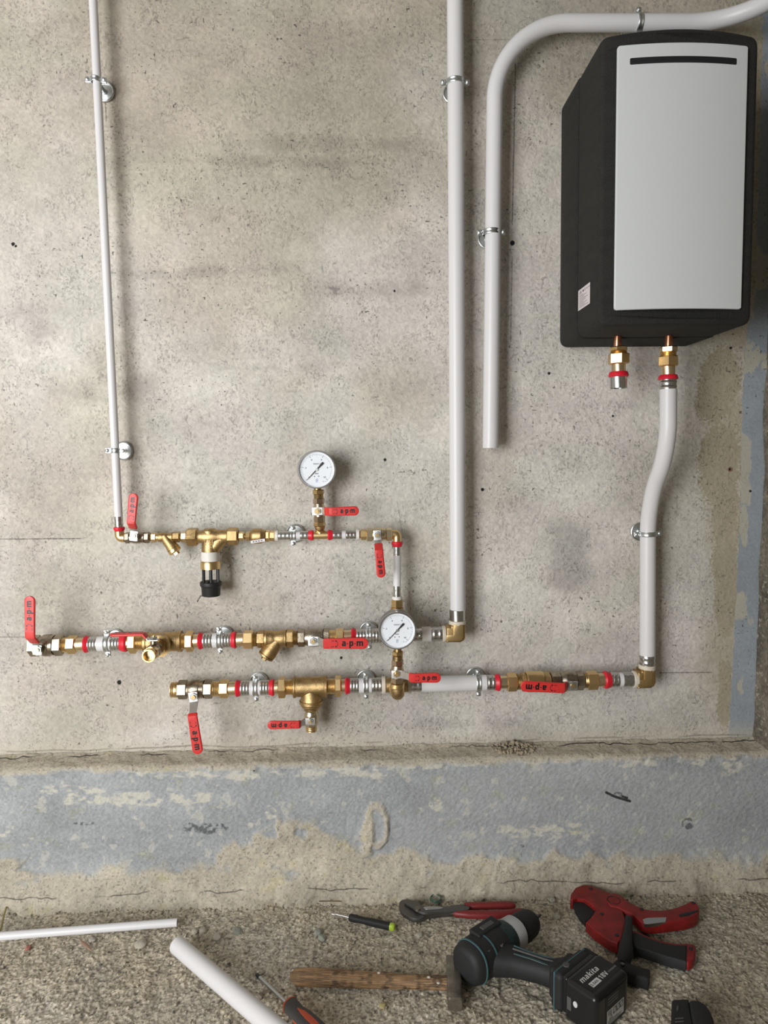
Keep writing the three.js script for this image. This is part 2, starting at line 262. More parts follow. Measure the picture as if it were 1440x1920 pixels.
const [wallMap, wallBump] = surface(2048, 2048, WX, WY, WS, WH, (x, y) => {
  const wx = x + 0.004 * (noise(x * 90, y * 90, 1) - 0.5), wy = y + 0.004 * (noise(x * 90, y * 90, 2) - 0.5);
  const big = fbm(x * 2.2, y * 2.2, 4, 10), mid = fbm(x * 9, y * 12, 4, 20), fine = fbm(wx * 260, wy * 260, 3, 30), lump = noise(wx * 140, wy * 140, 35);
  let pit = 0.55 * smooth(0.55, 0.9, noise(wx * 420 + 20, wy * 320, 36)) * smooth(0.3, 0.75, fbm(x * 38, y * 38, 3, 37));
  const crackle = Math.abs(noise(wx * 120 + 3, wy * 120, 38) - 0.5); pit = Math.max(pit, 0.75 * smooth(0.03, 0.006, crackle) * smooth(0.52, 0.74, fbm(x * 30, y * 30, 3, 39)));
  const speck = smooth(0.90, 0.95, noise(x * 260, y * 260, 41)) * smooth(0.45, 0.7, noise(x * 14, y * 14, 42));
  let r = 192, g = 188, b = 183, h = 0.5 + 0.30 * (fine - 0.5) + 0.34 * (lump - 0.5) - 0.28 * pit;
  const tone = 1 + 0.18 * (big - 0.5) + 0.20 * (mid - 0.5) + 0.16 * (fine - 0.5) + 0.05 * (lump - 0.5);
  const warmAndTopShade = smooth(0.45, 0.7, fbm(x * 3.1 + 7, y * 2.3, 4, 60)) * 0.6 + 0.5 * smooth(1.05, 1.75, y);  // patchy warm plaster tone, plus shade painted in to darken the upper wall
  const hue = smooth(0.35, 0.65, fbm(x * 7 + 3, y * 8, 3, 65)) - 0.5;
  r *= tone * (1 - 0.115 * warmAndTopShade + 0.018 * hue); g *= tone * (1 - 0.132 * warmAndTopShade + 0.003 * hue); b *= tone * (1 - 0.172 * warmAndTopShade + 0.014 * hue);
  let dirt = 0; for (const [cx, cy, a, c] of dirtPatches) { if (Math.abs(x - cx) > 3.5 * a || Math.abs(y - cy) > 3.5 * c) continue; const d = hyp((x - cx) / a, (y - cy) / c) + 2.6 * (mid - 0.5) + 1.2 * (big - 0.5); dirt = Math.max(dirt, smooth(1.3, 0.2, d)); }
  const dk = 1 - 0.09 * dirt; r *= dk; g *= dk * 0.995; b *= dk * 0.98;
  let brown = 0; const edge = x + 0.012 * (fbm(x * 30, y * 30, 4, 70) - 0.5) * 2;
  for (const [cx, cy, a, c] of brownPatches) { if (Math.abs(x - cx) > 2.5 * a || Math.abs(y - cy) > 2.5 * c) continue; const d = hyp((x - cx) / a, (y - cy) / c) + 1.0 * (mid - 0.5) + 0.5 * (fine - 0.5); brown = Math.max(brown, smooth(1.05, 0.75, d)); }
  const sx = stripX(y); brown = Math.max(brown, smooth(-0.10, -0.03, edge - sx) * smooth(0.30, 0.5, y) * (0.25 + 0.75 * smooth(0.4, 0.6, mid)) * 0.75);
  r = lerp(r, 150, brown * 0.75); g = lerp(g, 140, brown * 0.75); b = lerp(b, 116, brown * 0.75);
  if (x + 0.006 * (fbm(x * 60, y * 60, 3, 75) - 0.5) > sx) {    // old blue-grey paint with render showing through
    const worn = smooth(0.56, 0.63, fbm(x * 26, y * 17, 5, 80)), grey = 1 + 0.14 * (mid - 0.5) + 0.1 * (fine - 0.5);
    r = lerp(142 * grey, 176, worn * 0.8); g = lerp(149 * grey, 170, worn * 0.8); b = lerp(155 * grey, 152, worn * 0.8); h = 0.55 + 0.2 * (fine - 0.5) - 0.12 * worn; pit *= 0.3;
  }
  { const w = y - LEDGE_Y - 0.008 - 0.014 * (fbm(x * 8, 4.4, 4, 95) - 0.4), gate = smooth(0.44, 0.6, fbm(x * 12, 1.7, 3, 96)), m = smooth(0.0024, 0.0006, Math.abs(w)) * gate; r *= 1 - 0.5 * m; g *= 1 - 0.52 * m; b *= 1 - 0.55 * m; h -= 0.3 * m; }
  const low = smooth(0.05, 0.0, y - LEDGE_Y + 0.02 * (mid - 0.5)); r = lerp(r, 182, low * 0.7); g = lerp(g, 174, low * 0.7); b = lerp(b, 158, low * 0.7);
  let q = 1 - 0.30 * pit - 0.45 * speck;
  for (const [a, c, s] of lines) { if (x < Math.min(a[0], c[0]) - 0.005 || x > Math.max(a[0], c[0]) + 0.005 || y < Math.min(a[1], c[1]) - 0.005 || y > Math.max(a[1], c[1]) + 0.005) continue; const d = segDist(x, y, a, c); if (d < 0.004) { const m = s * smooth(0.0016, 0.0004, d + 0.0006 * (fine - 0.5)) * (0.4 + 0.6 * noise(x * 300, y * 300, 90)); q *= 1 - 0.6 * m; h -= 0.3 * m; } }
  for (const [cx, cy, rr] of holes) { const d = hyp(x - cx, y - cy); if (d < rr * 1.6) { const m = smooth(rr * 1.15, rr * 0.8, d + rr * 0.5 * (fine - 0.5)); q *= 1 - 0.85 * m; h -= 0.6 * m; } }
  return [r * q, g * q, b * q, h];
});
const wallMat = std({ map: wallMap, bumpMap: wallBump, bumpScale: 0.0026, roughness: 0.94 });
function grid(xs, ys, at, uvAt) {                               // a sheet through a grid of points
  const n = xs.length, m = ys.length, pos = new Float32Array(n * m * 3), uv = new Float32Array(n * m * 2), idx = [];
  for (let j = 0; j < m; j++) for (let i = 0; i < n; i++) { const k = j * n + i, p = at(xs[i], ys[j]); pos.set(p, 3 * k); uv.set(uvAt(xs[i], ys[j]), 2 * k); if (i < n - 1 && j < m - 1) idx.push(k, k + 1, k + n, k + 1, k + n + 1, k + n); }
  const g = new THREE.BufferGeometry(); g.setAttribute('position', new THREE.BufferAttribute(pos, 3)); g.setAttribute('uv', new THREE.BufferAttribute(uv, 2)); g.setIndex(idx); g.computeVertexNormals(); return g;
}
const steps = (a, b, d) => { const n = Math.max(1, Math.round((b - a) / d)); return Array.from({ length: n + 1 }, (_, i) => a + (b - a) * i / n); };
const slab = (x0, x1, y0, y1, z0, z1) => boxUV(new THREE.BoxGeometry(x1 - x0, y1 - y0, z1 - z0).translate((x0 + x1) / 2, (y0 + y1) / 2, (z0 + z1) / 2));
const wallUV = (x, y) => [(x - WX) / WS, (y - WY) / WH];
{
  const xs = [...steps(ROOM.left, -0.96, 0.2), ...steps(-0.95, 0.95, 0.008), ...steps(1.0, 1.4, 0.2)], ys = [...steps(0, 0.28, 0.14), ...steps(0.29, 2.0, 0.008), ...steps(2.05, ROOM.top, 0.2)];
  const front = grid(xs, ys, (x, y) => [x, y, -0.0032 * fbm(x * 6, y * 6, 3, 100) - 0.0002], wallUV);
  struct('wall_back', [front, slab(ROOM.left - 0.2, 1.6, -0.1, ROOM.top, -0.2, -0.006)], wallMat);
}
// plinth: a ledge, an upright painted face, and a rough fillet at its foot; s runs over its section
const FOOT = 0.078, FACE = 0.056;
const section = [[0, LEDGE_Y + 0.004], [0.012, LEDGE_Y - 0.001], [0.046, LEDGE_Y - 0.007], [FACE - 0.003, LEDGE_Y - 0.012], [FACE, LEDGE_Y - 0.020], [FACE + 0.002, 0.16], [FACE + 0.004, 0.075], [FACE + 0.010, 0.045], [FACE + 0.018, 0.022], [FOOT + 0.004, 0.006], [FOOT + 0.016, -0.012]];
const sLen = [0]; for (let i = 1; i < section.length; i++) sLen.push(sLen[i - 1] + Math.hypot(section[i][0] - section[i - 1][0], section[i][1] - section[i - 1][1]));
function along(s) { let i = 1; while (i < section.length - 1 && s > sLen[i]) i++; const t = (s - sLen[i - 1]) / (sLen[i] - sLen[i - 1]), [a, b] = section[i - 1], [c, d] = section[i]; const l = sLen[i] - sLen[i - 1]; return [lerp(a, c, t), lerp(b, d, t), -(d - b) / l, (c - a) / l]; }
const S_FACE = sLen[4], S_END = sLen[sLen.length - 1];
const faceSpot = (px, py, a, b) => { const p = W(px, py, FACE + 0.003); return [p.x, p.y, a * 0.00108, b * 0.00108]; };
const renderPatches = [[470, 1610, 60, 36], [540, 1600, 80, 56], [600, 1612, 80, 50], [540, 1565, 20, 34], [524, 1560, 10, 30], [691, 1572, 15, 44], [650, 1625, 90, 30], [760, 1625, 110, 34], [900, 1625, 130, 32], [1060, 1620, 120, 30], [330, 1640, 110, 14], [200, 1650, 100, 10], [1200, 1625, 110, 22], [40, 1640, 60, 14], [1380, 1640, 100, 14], [20, 1620, 30, 18]].map((a) => faceSpot(...a));
const ovalAt = faceSpot(708, 1550, 24, 46);
const chalkPatches = [[455, 1455, 40, 10], [380, 1452, 60, 8], [300, 1450, 60, 6], [640, 1450, 120, 10], [780, 1436, 140, 7], [250, 1500, 130, 14], [330, 1498, 60, 12], [140, 1484, 70, 8], [1220, 1432, 80, 8], [1000, 1428, 120, 6], [0, 1556, 22, 22], [506, 1527, 12, 10], [470, 1548, 10, 8], [820, 1510, 10, 14], [255, 1534, 5, 5], [1380, 1434, 34, 16], [1030, 1560, 100, 18]].map((a) => faceSpot(...a));
const darkPatches = [[390, 1552, 40, 10], [470, 1437, 22, 6], [156, 1545, 24, 5], [1160, 1490, 8, 5], [1290, 1545, 10, 10], [980, 1586, 10, 3]].map((a) => faceSpot(...a));
function plinthHit(list, x, y, warp) { let m = 0; for (const [cx, cy, a, b] of list) { if (Math.abs(x - cx) > a * 1.7 || Math.abs(y - cy) > b * 1.9) continue; m = Math.max(m, smooth(1.15, 0.75, hyp((x - cx) / a, (y - cy) / b) + warp)); } return m; }
function plinthLook(x, s) {
  const [, y] = along(s), wob = fbm(x * 34, s * 34, 4, 200), mid = fbm(x * 9, s * 15, 4, 210), fine = fbm(x * 260, s * 260, 3, 220), big = fbm(x * 2.4, y * 5, 3, 230);
  const bare = s < S_FACE ? 1 - smooth(S_FACE - 0.012, S_FACE + 0.004, s + 0.02 * (wob - 0.5)) : 0;
  const rd = Math.hypot((x - ovalAt[0]) / ovalAt[2], (y - ovalAt[1]) / ovalAt[3]) + 0.5 * (wob - 0.5);
  const patch = s < S_FACE ? 0 : Math.max(plinthHit(renderPatches, x, y, 1.3 * (wob - 0.5) + 0.3 * (mid - 0.5)), 0.8 * smooth(0.24, 0.12, Math.abs(rd - 0.88)));
  const foot = smooth(0.085, 0.05, y + 0.055 * (wob - 0.5) + 0.035 * (big - 0.5));
  const chalk = s < S_FACE - 0.004 ? 0 : plinthHit(chalkPatches, x, y, 2.2 * (wob - 0.5) + 0.8 * (mid - 0.5)) * smooth(0.36, 0.6, fbm(x * 70, s * 120, 4, 270));
  const fleck = smooth(0.71, 0.75, fbm(x * 50, y * 50, 3, 240));
  return { bare, patch: Math.max(patch * smooth(0.2, 0.42, fbm(x * 40, s * 40, 3, 290) + 0.4 * patch), foot), chalk, fleck, wob, mid, fine, big, y };
}
const faceCracks = [[[1138, 1487], [1152, 1494]], [[1152, 1494], [1182, 1503]], [[1168, 1494], [1176, 1497]], [[1058, 1416], [1070, 1421]], [[436, 1434], [470, 1438]], [[470, 1438], [476, 1446]]].map((l) => l.map(([x, y]) => faceSpot(x, y, 1, 1)));
const PX0 = -1.0, PXS = 2.1;
const [plinthMap, plinthBump] = surface(2048, 512, PX0, 0, PXS, S_END, (x, s) => {
  const o = plinthLook(x, s), k = 1 + 0.2 * (o.mid - 0.5) + 0.22 * (o.fine - 0.5);
  let r = 149 * k, g = 152 * k, b = 153 * k;
  const pale = smooth(0.42, 0.62, o.big) * 0.5; r = lerp(r, 168, pale * 0.5); g = lerp(g, 168, pale * 0.5); b = lerp(b, 166, pale * 0.5);
  const m2 = Math.max(o.chalk * 0.75, o.fleck * 0.42); r = lerp(r, 196, m2); g = lerp(g, 191, m2); b = lerp(b, 176, m2);
  const m = Math.max(o.patch, o.bare); r = lerp(r, 173 * k, m); g = lerp(g, 165 * k, m); b = lerp(b, 148 * k, m);
  const dark = plinthHit(darkPatches, x, o.y, 1.6 * (o.wob - 0.5)) * (s > S_FACE ? 1 : 0) * smooth(0.4, 0.62, fbm(x * 160, s * 160, 3, 280)); const q = (1 - 0.38 * dark) * (1 - 0.16 * smooth(0.74, 0.92, noise(x * 330, s * 330, 250)) * (0.4 + m));
  const yel = smooth(0.72, 0.77, fbm(x * 30, o.y * 40, 3, 260)) * 0.5; b *= 1 - 0.10 * yel;
  let cr = 0; { const w1 = s - 0.010 - 0.016 * (fbm(x * 9, 3.3, 4, 295) - 0.5) - 0.006 * (noise(x * 90, 1, 296) - 0.5), g1 = smooth(0.42, 0.6, fbm(x * 13, 7.7, 3, 297)); cr = Math.max(cr, smooth(0.0022, 0.0006, Math.abs(w1)) * g1); }
  { const w2 = s - (S_END - 0.040) - 0.02 * (fbm(x * 7, 5.1, 5, 298) - 0.5), g2 = smooth(0.5, 0.62, fbm(x * 16, 2.2, 3, 299)); cr = Math.max(cr, 0.6 * smooth(0.0018, 0.0004, Math.abs(w2 + 0.004 * (noise(x * 80, 4, 294) - 0.5))) * g2); }
  for (const [a, c] of faceCracks) { const d = segDist(x, o.y, a, c); if (d < 0.008 && s > S_FACE) cr = Math.max(cr, smooth(0.003, 0.0012, d + 0.004 * (o.wob - 0.5))); }
  const qq = q * (1 - 0.7 * cr); r *= qq / q; g *= qq / q; b *= qq / q;
  return [r * q, g * q, b * q, -0.3 * cr + 0.5 + 0.5 * (o.fine - 0.5) + 0.25 * (o.wob - 0.5)];
});
{
  const xs = [...steps(ROOM.left, -1.02, 0.2), ...steps(-0.95, 1.05, 0.0035), ...steps(1.1, 1.5, 0.2)], ss = steps(0, S_END, 0.0035);
  const g = grid(xs, ss, (x, s) => {
    const [z, y, nz, ny] = along(s), o = plinthLook(x, s), edge = smooth(0.012, 0.0, Math.abs(s - S_FACE));
    const d = 0.004 * o.patch * (o.patch > 0 ? 1 : 0) + 0.010 * o.patch * (o.wob - 0.4) + 0.0035 * (o.mid - 0.5) + 0.0018 * (o.fine - 0.5) + 0.006 * o.bare * (o.wob - 0.5) - 0.006 * edge * smooth(0.5, 0.75, o.wob) + 0.008 * smooth(0.03, 0, y) * (o.wob - 0.5);
    return [x, y + ny * d, z + nz * d];
  }, (x, s) => [(x - PX0) / PXS, s / S_END]);
  { const i = g.index.array; for (let k = 0; k < i.length; k += 3) { const t = i[k]; i[k] = i[k + 1]; i[k + 1] = t; } g.computeVertexNormals(); }
  struct('trim_1', g, std({ map: plinthMap, bumpMap: plinthBump, bumpScale: 0.0016, roughness: 0.88, side: THREE.DoubleSide }));
}
// floor
const FX0 = -1.0, FXS = 2.0, FZ0 = 0.05, FZS = 0.5;
const floorLook = (x, z) => { const wx = x + 0.006 * noise(x * 60, z * 60, 300), wz = z + 0.006 * noise(x * 60, z * 60, 301); return { grain: noise(wx * 300, wz * 300, 310), grit: noise(wx * 560, wz * 560, 311), lump: fbm(wx * 70, wz * 70, 3, 320), big: fbm(x * 5, z * 7, 4, 330) }; };
const floorHeight = (x, z) => { const o = floorLook(x, z); return 0.0026 * (o.grain - 0.6) + 0.0006 * (o.grit - 0.5) + 0.0050 * (o.lump - 0.55) + 0.007 * (o.big - 0.5) - 0.002; };
const [floorMap, floorBump] = surface(2048, 512, FX0, FZ0, FXS, FZS, (x, z) => {
  const o = floorLook(x, z), tint = fbm(x * 14, z * 14, 3, 340), pale = smooth(0.5, 0.66, fbm(x * 5 + 9, z * 8, 4, 350)), dark = smooth(0.68, 0.85, noise(x * 260, z * 260, 360));
  const k = (0.99 + 0.28 * (o.grain - 0.4) + 0.22 * (o.grit - 0.5) + 0.2 * (o.lump - 0.5)) * (1 - 0.28 * dark);
  const sp = smooth(0.84, 0.9, noise(x * 300, z * 300, 361));
  return [(172 + 12 * (tint - 0.5) + 12 * pale + 36 * sp) * k, (163 + 8 * (tint - 0.5) + 13 * pale + 36 * sp) * k, (145 + 14 * pale + 36 * sp) * k, 0.5 + 0.5 * (o.grit - 0.5) + 0.4 * (o.grain - 0.5)];
});
const floorMat = std({ map: floorMap, bumpMap: floorBump, bumpScale: 0.0012, roughness: 0.95 });
const floorUV = (x, z) => [(x - FX0) / FXS, (z - FZ0) / FZS];
{
  const xs = [...steps(ROOM.left - 0.2, -0.96, 0.2), ...steps(-0.92, 0.92, 0.0024), ...steps(0.96, 1.5, 0.2)], zs = [...steps(0.0, 0.05, 0.025), ...steps(0.06, 0.46, 0.0024), ...steps(0.5, ROOM.front, 0.3)];
  const top = grid(xs, zs, (x, z) => [x, floorHeight(x, z), z], floorUV);
  { const i = top.index.array; for (let k = 0; k < i.length; k += 3) { const t = i[k]; i[k] = i[k + 1]; i[k + 1] = t; } top.computeVertexNormals(); }
  struct('floor', [top, slab(ROOM.left - 0.2, 1.6, -0.2, -0.03, -0.2, ROOM.front + 0.2)], floorMat);
}
// right return wall, hanging over the plinth; dark brown render
const sideMap = dataTexture(512, 1024, (i, j) => { const a = fbm(i / 30, j / 60, 4, 400), f = fbm(i / 5, j / 5, 3, 410), w = smooth(0.66, 0.76, fbm(i / 8, j / 8, 3, 420)) * 0.55, k = 0.8 + 0.5 * (a - 0.5) + 0.4 * (f - 0.5); return [lerp(136 * k, 190, w), lerp(127 * k, 184, w), lerp(112 * k, 168, w)]; }, true);
const sideBump = dataTexture(512, 512, (i, j) => 255 * (0.6 * fbm(i / 9, j / 9, 3, 430) + 0.4 * fbm(i / 30, j / 30, 3, 440)));
for (const t of [sideMap, sideBump]) t.repeat.set(1 / 0.5, 1 / 0.9);
const sideMat = std({ map: sideMap, bumpMap: sideBump, bumpScale: 0.004, roughness: 0.93 });
{
  const yb = LEDGE_Y - 0.006, g = grid(steps(0, ROOM.front, 0.012).filter((z, i) => z < 0.8 || i % 20 === 0), steps(yb, ROOM.top, 0.012), (z, y) => [RIGHT_X + 0.012 * (fbm(z * 14, y * 9, 4, 450) - 0.5) - 0.012 * smooth(0.5, 0.2, y) * smooth(0.05, 0, z), y + 0.01 * smooth(yb + 0.05, yb, y) * (noise(z * 40, 3, 460) - 0.5), z], (z, y) => [z, y]);
  const i = g.index.array; for (let k = 0; k < i.length; k += 3) { const t = i[k]; i[k] = i[k + 1]; i[k + 1] = t; } g.computeVertexNormals();
  struct('wall_right', [g, slab(RIGHT_X + 0.008, RIGHT_X + 0.25, LEDGE_Y + 0.004, ROOM.top, -0.1, ROOM.front)], sideMat);
  struct('trim_2', slab(RIGHT_X + 0.15, RIGHT_X + 0.35, -0.1, LEDGE_Y + 0.01, FACE, ROOM.front), sideMat);
}
// the rest of the room, which closes it: left wall, front wall with its wide opening, ceiling
const rough = std({ color: lin(0.26, 0.25, 0.23), roughness: 0.95 });
struct('wall_left', slab(ROOM.left - 0.2, ROOM.left, -0.1, ROOM.top, -0.2, ROOM.front + 0.2), rough);
{
  const z0 = ROOM.front, z1 = ROOM.front + 0.2, L = ROOM.left, R = 1.6;
  struct('wall_front', [slab(L, OPEN.x0, -0.1, ROOM.top, z0, z1), slab(OPEN.x1, R, -0.1, ROOM.top, z0, z1), slab(OPEN.x0, OPEN.x1, -0.1, OPEN.y0, z0, z1), slab(OPEN.x0, OPEN.x1, OPEN.y1, ROOM.top, z0, z1)], rough);
}
struct('ceiling', slab(ROOM.left - 0.2, 1.6, ROOM.top, ROOM.top + 0.2, -0.2, ROOM.front + 0.2), std({ color: lin(0.30, 0.29, 0.27), roughness: 0.95 }));
// ------------------------------------------------------------------ builders of fittings
const ZP = 0.047;                                              // pipe axes in front of the wall
const rPx = (p, px) => px * mpp(p);
// press fitting on a run: list of [part name, material, geometry]
function fitting(name, label, category, run, sMid, parts, group) {
  const T = thing(name, label, category, run.at(sMid), group);
  for (const [n, mat, geo, sub] of parts) { const p = part(T, n, geo, mat); for (const [sn, sm, sg] of sub ?? []) part(T, sn, sg, sm, p); }
  return T;
}
const sleeve = (run, s0, s1, r, ribs = 3) => ['sleeve', M.steel, run.lathe(ringed(s0, s1, r, ribs, r * 0.05))];
const redRing = (run, s0, s1, r) => { const d = s1 - s0; return ['ring', M.redRing, run.lathe([[s0, 0], [s0, r * 0.9], [s0 + d * 0.2, r], [s0 + d * 0.5, r * 0.97], [s0 + d * 0.7, r * 0.9], [s1, r * 0.86], [s1, 0]], 28)]; };
const ringOf = (run, s0, s1, r, mat = M.clearRing) => ['ring', mat, run.lathe(drum(s0, s1, r, 0.8))];
const tubeOf = (run, s0, s1, r, mat = M.brassPale) => ['tube', mat, run.lathe(drum(s0, s1, r, 0.3))];
const hexNut = (run, s0, s1, h, rot = 0.3, mat = M.brass) => ['nut', mat, run.hex(s0, s1, h, rot)];
const threads = (run, s0, s1, r, mat = M.brass, n = 4) => ['thread', mat, run.lathe(threaded(s0, s1, r, n))];
// lever of a valve, from the hub pixel to the tip pixel, its plate at the depth zh and its grip zt
function lever(T, hub, tip, zh, rise, w, o = {}) {
  const zt = zh + rise, H = o.H ?? W(hub[0], hub[1], zh), P1 = o.P1 ?? W(tip[0], tip[1], zt), n = o.n ?? V(0, 0, 1), k = mpp(H);
  const d = P1.clone().sub(H); d.addScaledVector(n, -d.dot(n)).normalize();
  const L = P1.clone().sub(H).dot(d), q = (a, h) => H.clone().addScaledVector(d, a).addScaledVector(n, h), hw = w * k / 2;
  const a1 = 0.010, a2 = a1 + Math.max(0.004, rise * 0.8), gs = lerp(a1, a2, o.bare ?? 0.35) , gh = rise * (o.bare ?? 0.35);
  const arm = part(T, 'lever_arm', [loft([{ p: q(-0.010, 0), a: hw * 0.78, b: 0.0011, e: 5 }, { p: q(-0.0095, 0), a: hw * 0.95, b: 0.0012, e: 5 }, { p: q(a1, 0), a: hw * 0.9, b: 0.0012, e: 5 }, { p: q(lerp(a1, a2, 0.5), rise * 0.5), a: hw * 0.78, b: 0.0012, e: 5 }, { p: q(a2, rise), a: hw * 0.75, b: 0.0012, e: 5 }, { p: q(a2 + 0.012, rise), a: hw * 0.75, b: 0.0012, e: 5 }], n, 16)], M.plate);
  const th = 0.0028, st = [{ p: q(gs, gh), a: hw * 0.88, b: th * 0.8, e: 4 }, { p: q(gs + 0.0008, gh + 0.0008), a: hw * 0.96, b: th, e: 4 }, { p: q(a2, rise), a: hw * 0.97, b: th, e: 4 }, { p: q(a2 + 0.004, rise), a: hw * 0.98, b: th, e: 4 }];
  for (let i = 1; i <= 5; i++) st.push({ p: q(lerp(a2 + 0.004, L - hw, i / 5), rise), a: hw * lerp(0.96, 1.06, i / 5), b: th, e: 4 });
  for (let i = 1; i <= 7; i++) { const t = i / 7 * Math.PI / 2 * 0.98; st.push({ p: q(L - hw + hw * Math.sin(t), rise), a: hw * 1.06 * Math.cos(t), b: th * lerp(1, 0.75, i / 7), e: 4 }); }
  const grip = part(T, 'grip', loft(st, n, 24, 0.55), M.redGrip, T, 'red plastic grip');
  if (!o.plain) {
    const l0 = a2 + 0.003, l1 = L - hw * 0.75, side = d.clone().cross(n).multiplyScalar(-1), lp = Math.min(l1 - l0, hw * 1.7 * 4 * 0.95), mid = l1 - lp / 2;
    const g = new THREE.BoxGeometry(lp, Math.min(hw * 1.7, lp / 3.4), 0.0003); g.applyMatrix4(new THREE.Matrix4().makeBasis(d, n.clone().cross(d), n).setPosition(q(mid, rise + th + 0.0001)));
    for (let i = 0; i < 24; i++) if (i < 16 || i > 19) g.attributes.uv.setXY(i, 0.02, 0.02);
    part(T, 'lettering', g, gripPrint, grip);
  }
  return arm;
}
function stemNut(T, hub, z0, z1, r, matNut = M.zinc) {          // the nut and bolt end on top of a lever
  const p = W(hub[0], hub[1], z1), k = mpp(p);
  part(T, 'stem_nut', cylZ(p, r * k, z0, z1, 6, 6), matNut); part(T, 'stem', [cylZ(p, r * 0.52 * k, z0, z1 + 0.003, 16)], M.brass);
}
// ball valve on a run between s0 and s1; h half height of the hexagons; hub and tip pixels of the lever
function ballValve(label, run, s0, s1, h, hub, tip, o = {}) {
  const T = thing('ball_valve', label, 'valve', run.at((s0 + s1) / 2)), mat = o.mat ?? M.nickel, d = s1 - s0, f0 = o.f0 ?? 0.24, f1 = o.f1 ?? 0.24;
  const a = s0 + d * f0, b = s1 - d * f1, rb = h * (o.bulge ?? 1.04);
  part(T, 'body', run.lathe([[a, 0], [a, h * 0.86], [lerp(a, b, 0.1), h * 0.9], [lerp(a, b, 0.25), rb * 0.99], [lerp(a, b, 0.4), rb * 1.02], [lerp(a, b, 0.6), rb * 1.02], [lerp(a, b, 0.72), rb], [lerp(a, b, 0.76), h * 0.97], [b, h * 0.95], [b, 0]]), mat);
  part(T, 'hex_end', run.hex(s0, a, h * 0.98, o.rot ?? 0.25), mat); part(T, 'hex_end', run.hex(b, s1, h * 0.98, o.rot ?? 0.25), mat);
  const k = run.k((s0 + s1) / 2), zb = run.z + rb * k, p = W(hub[0], hub[1], zb + 0.004), bonnetZ = zb + 0.008, zh = bonnetZ + 0.003;
  part(T, 'bonnet', [cylZ(p, h * 0.52 * k, run.z, bonnetZ - 0.003, 24), cylZ(p, h * 0.34 * k, run.z, bonnetZ + 0.0015, 20)], mat);
  lever(T, hub, tip, zh, o.rise ?? 0.020, o.w ?? 18, o);
  stemNut(T, hub, zh + 0.0012, zh + 0.005, o.nut ?? 6.5, o.nutMat ?? M.zincDull);
  return T;
}
// pressure gauge with its face towards the room
function gauge(label, c, r, z0, z1, run, s) {
  const p = W(c[0], c[1], z1), k = mpp(p), R = r * k, T = thing('pressure_gauge', label, 'gauge', V(p.x, p.y, z0)), at = (g) => crease(g.rotateX(Math.PI / 2).translate(p.x, p.y, 0), 0.5);
  const lz = (pts, seg = 64) => at(new THREE.LatheGeometry(pts.map(([q, z]) => new THREE.Vector2(q, z)), seg));
  part(T, 'case', lz([[0, z0], [R * 0.9, z0], [R * 0.97, z0 + 0.003], [R * 0.97, z1 - 0.006], [0.001, z1 - 0.006]]), M.gaugeCase);
  part(T, 'bezel', lz([[R * 0.97, z1 - 0.0065], [R, z1 - 0.005], [R, z1 - 0.001], [R * 0.975, z1], [R * 0.93, z1], [R * 0.915, z1 - 0.0015], [R * 0.915, z1 - 0.0058]]), M.gaugeRim);
  const dial = new THREE.CircleGeometry(R * 0.925, 64).translate(p.x, p.y, z1 - 0.0055); part(T, 'dial', dial, dialPrint);
  const a = 226 * Math.PI / 180, dir = V(Math.cos(a), Math.sin(a), 0), q = (t, w) => ({ p: V(p.x, p.y, z1 - 0.0035).addScaledVector(dir, t * R), a: w * R, b: 0.0004, e: 4 });
  const N = part(T, 'needle', [loft([q(-0.50, 0.050), q(-0.42, 0.060), q(-0.12, 0.030), q(0, 0.026), q(0.5, 0.016), q(0.76, 0.006)], V(0, 0, 1), 8)], M.needle);
  part(T, 'hub', cylZ(p, R * 0.075, z1 - 0.0052, z1 - 0.0024), M.zinc, N);
  part(T, 'glass', crease(new THREE.CylinderGeometry(R * 0.914, R * 0.914, 0.0006, 48).rotateX(Math.PI / 2).translate(p.x, p.y, z1 - 0.0013)), M.glass);
  for (const [n, m, g] of s) part(T, n, g, m);
  return T;
}
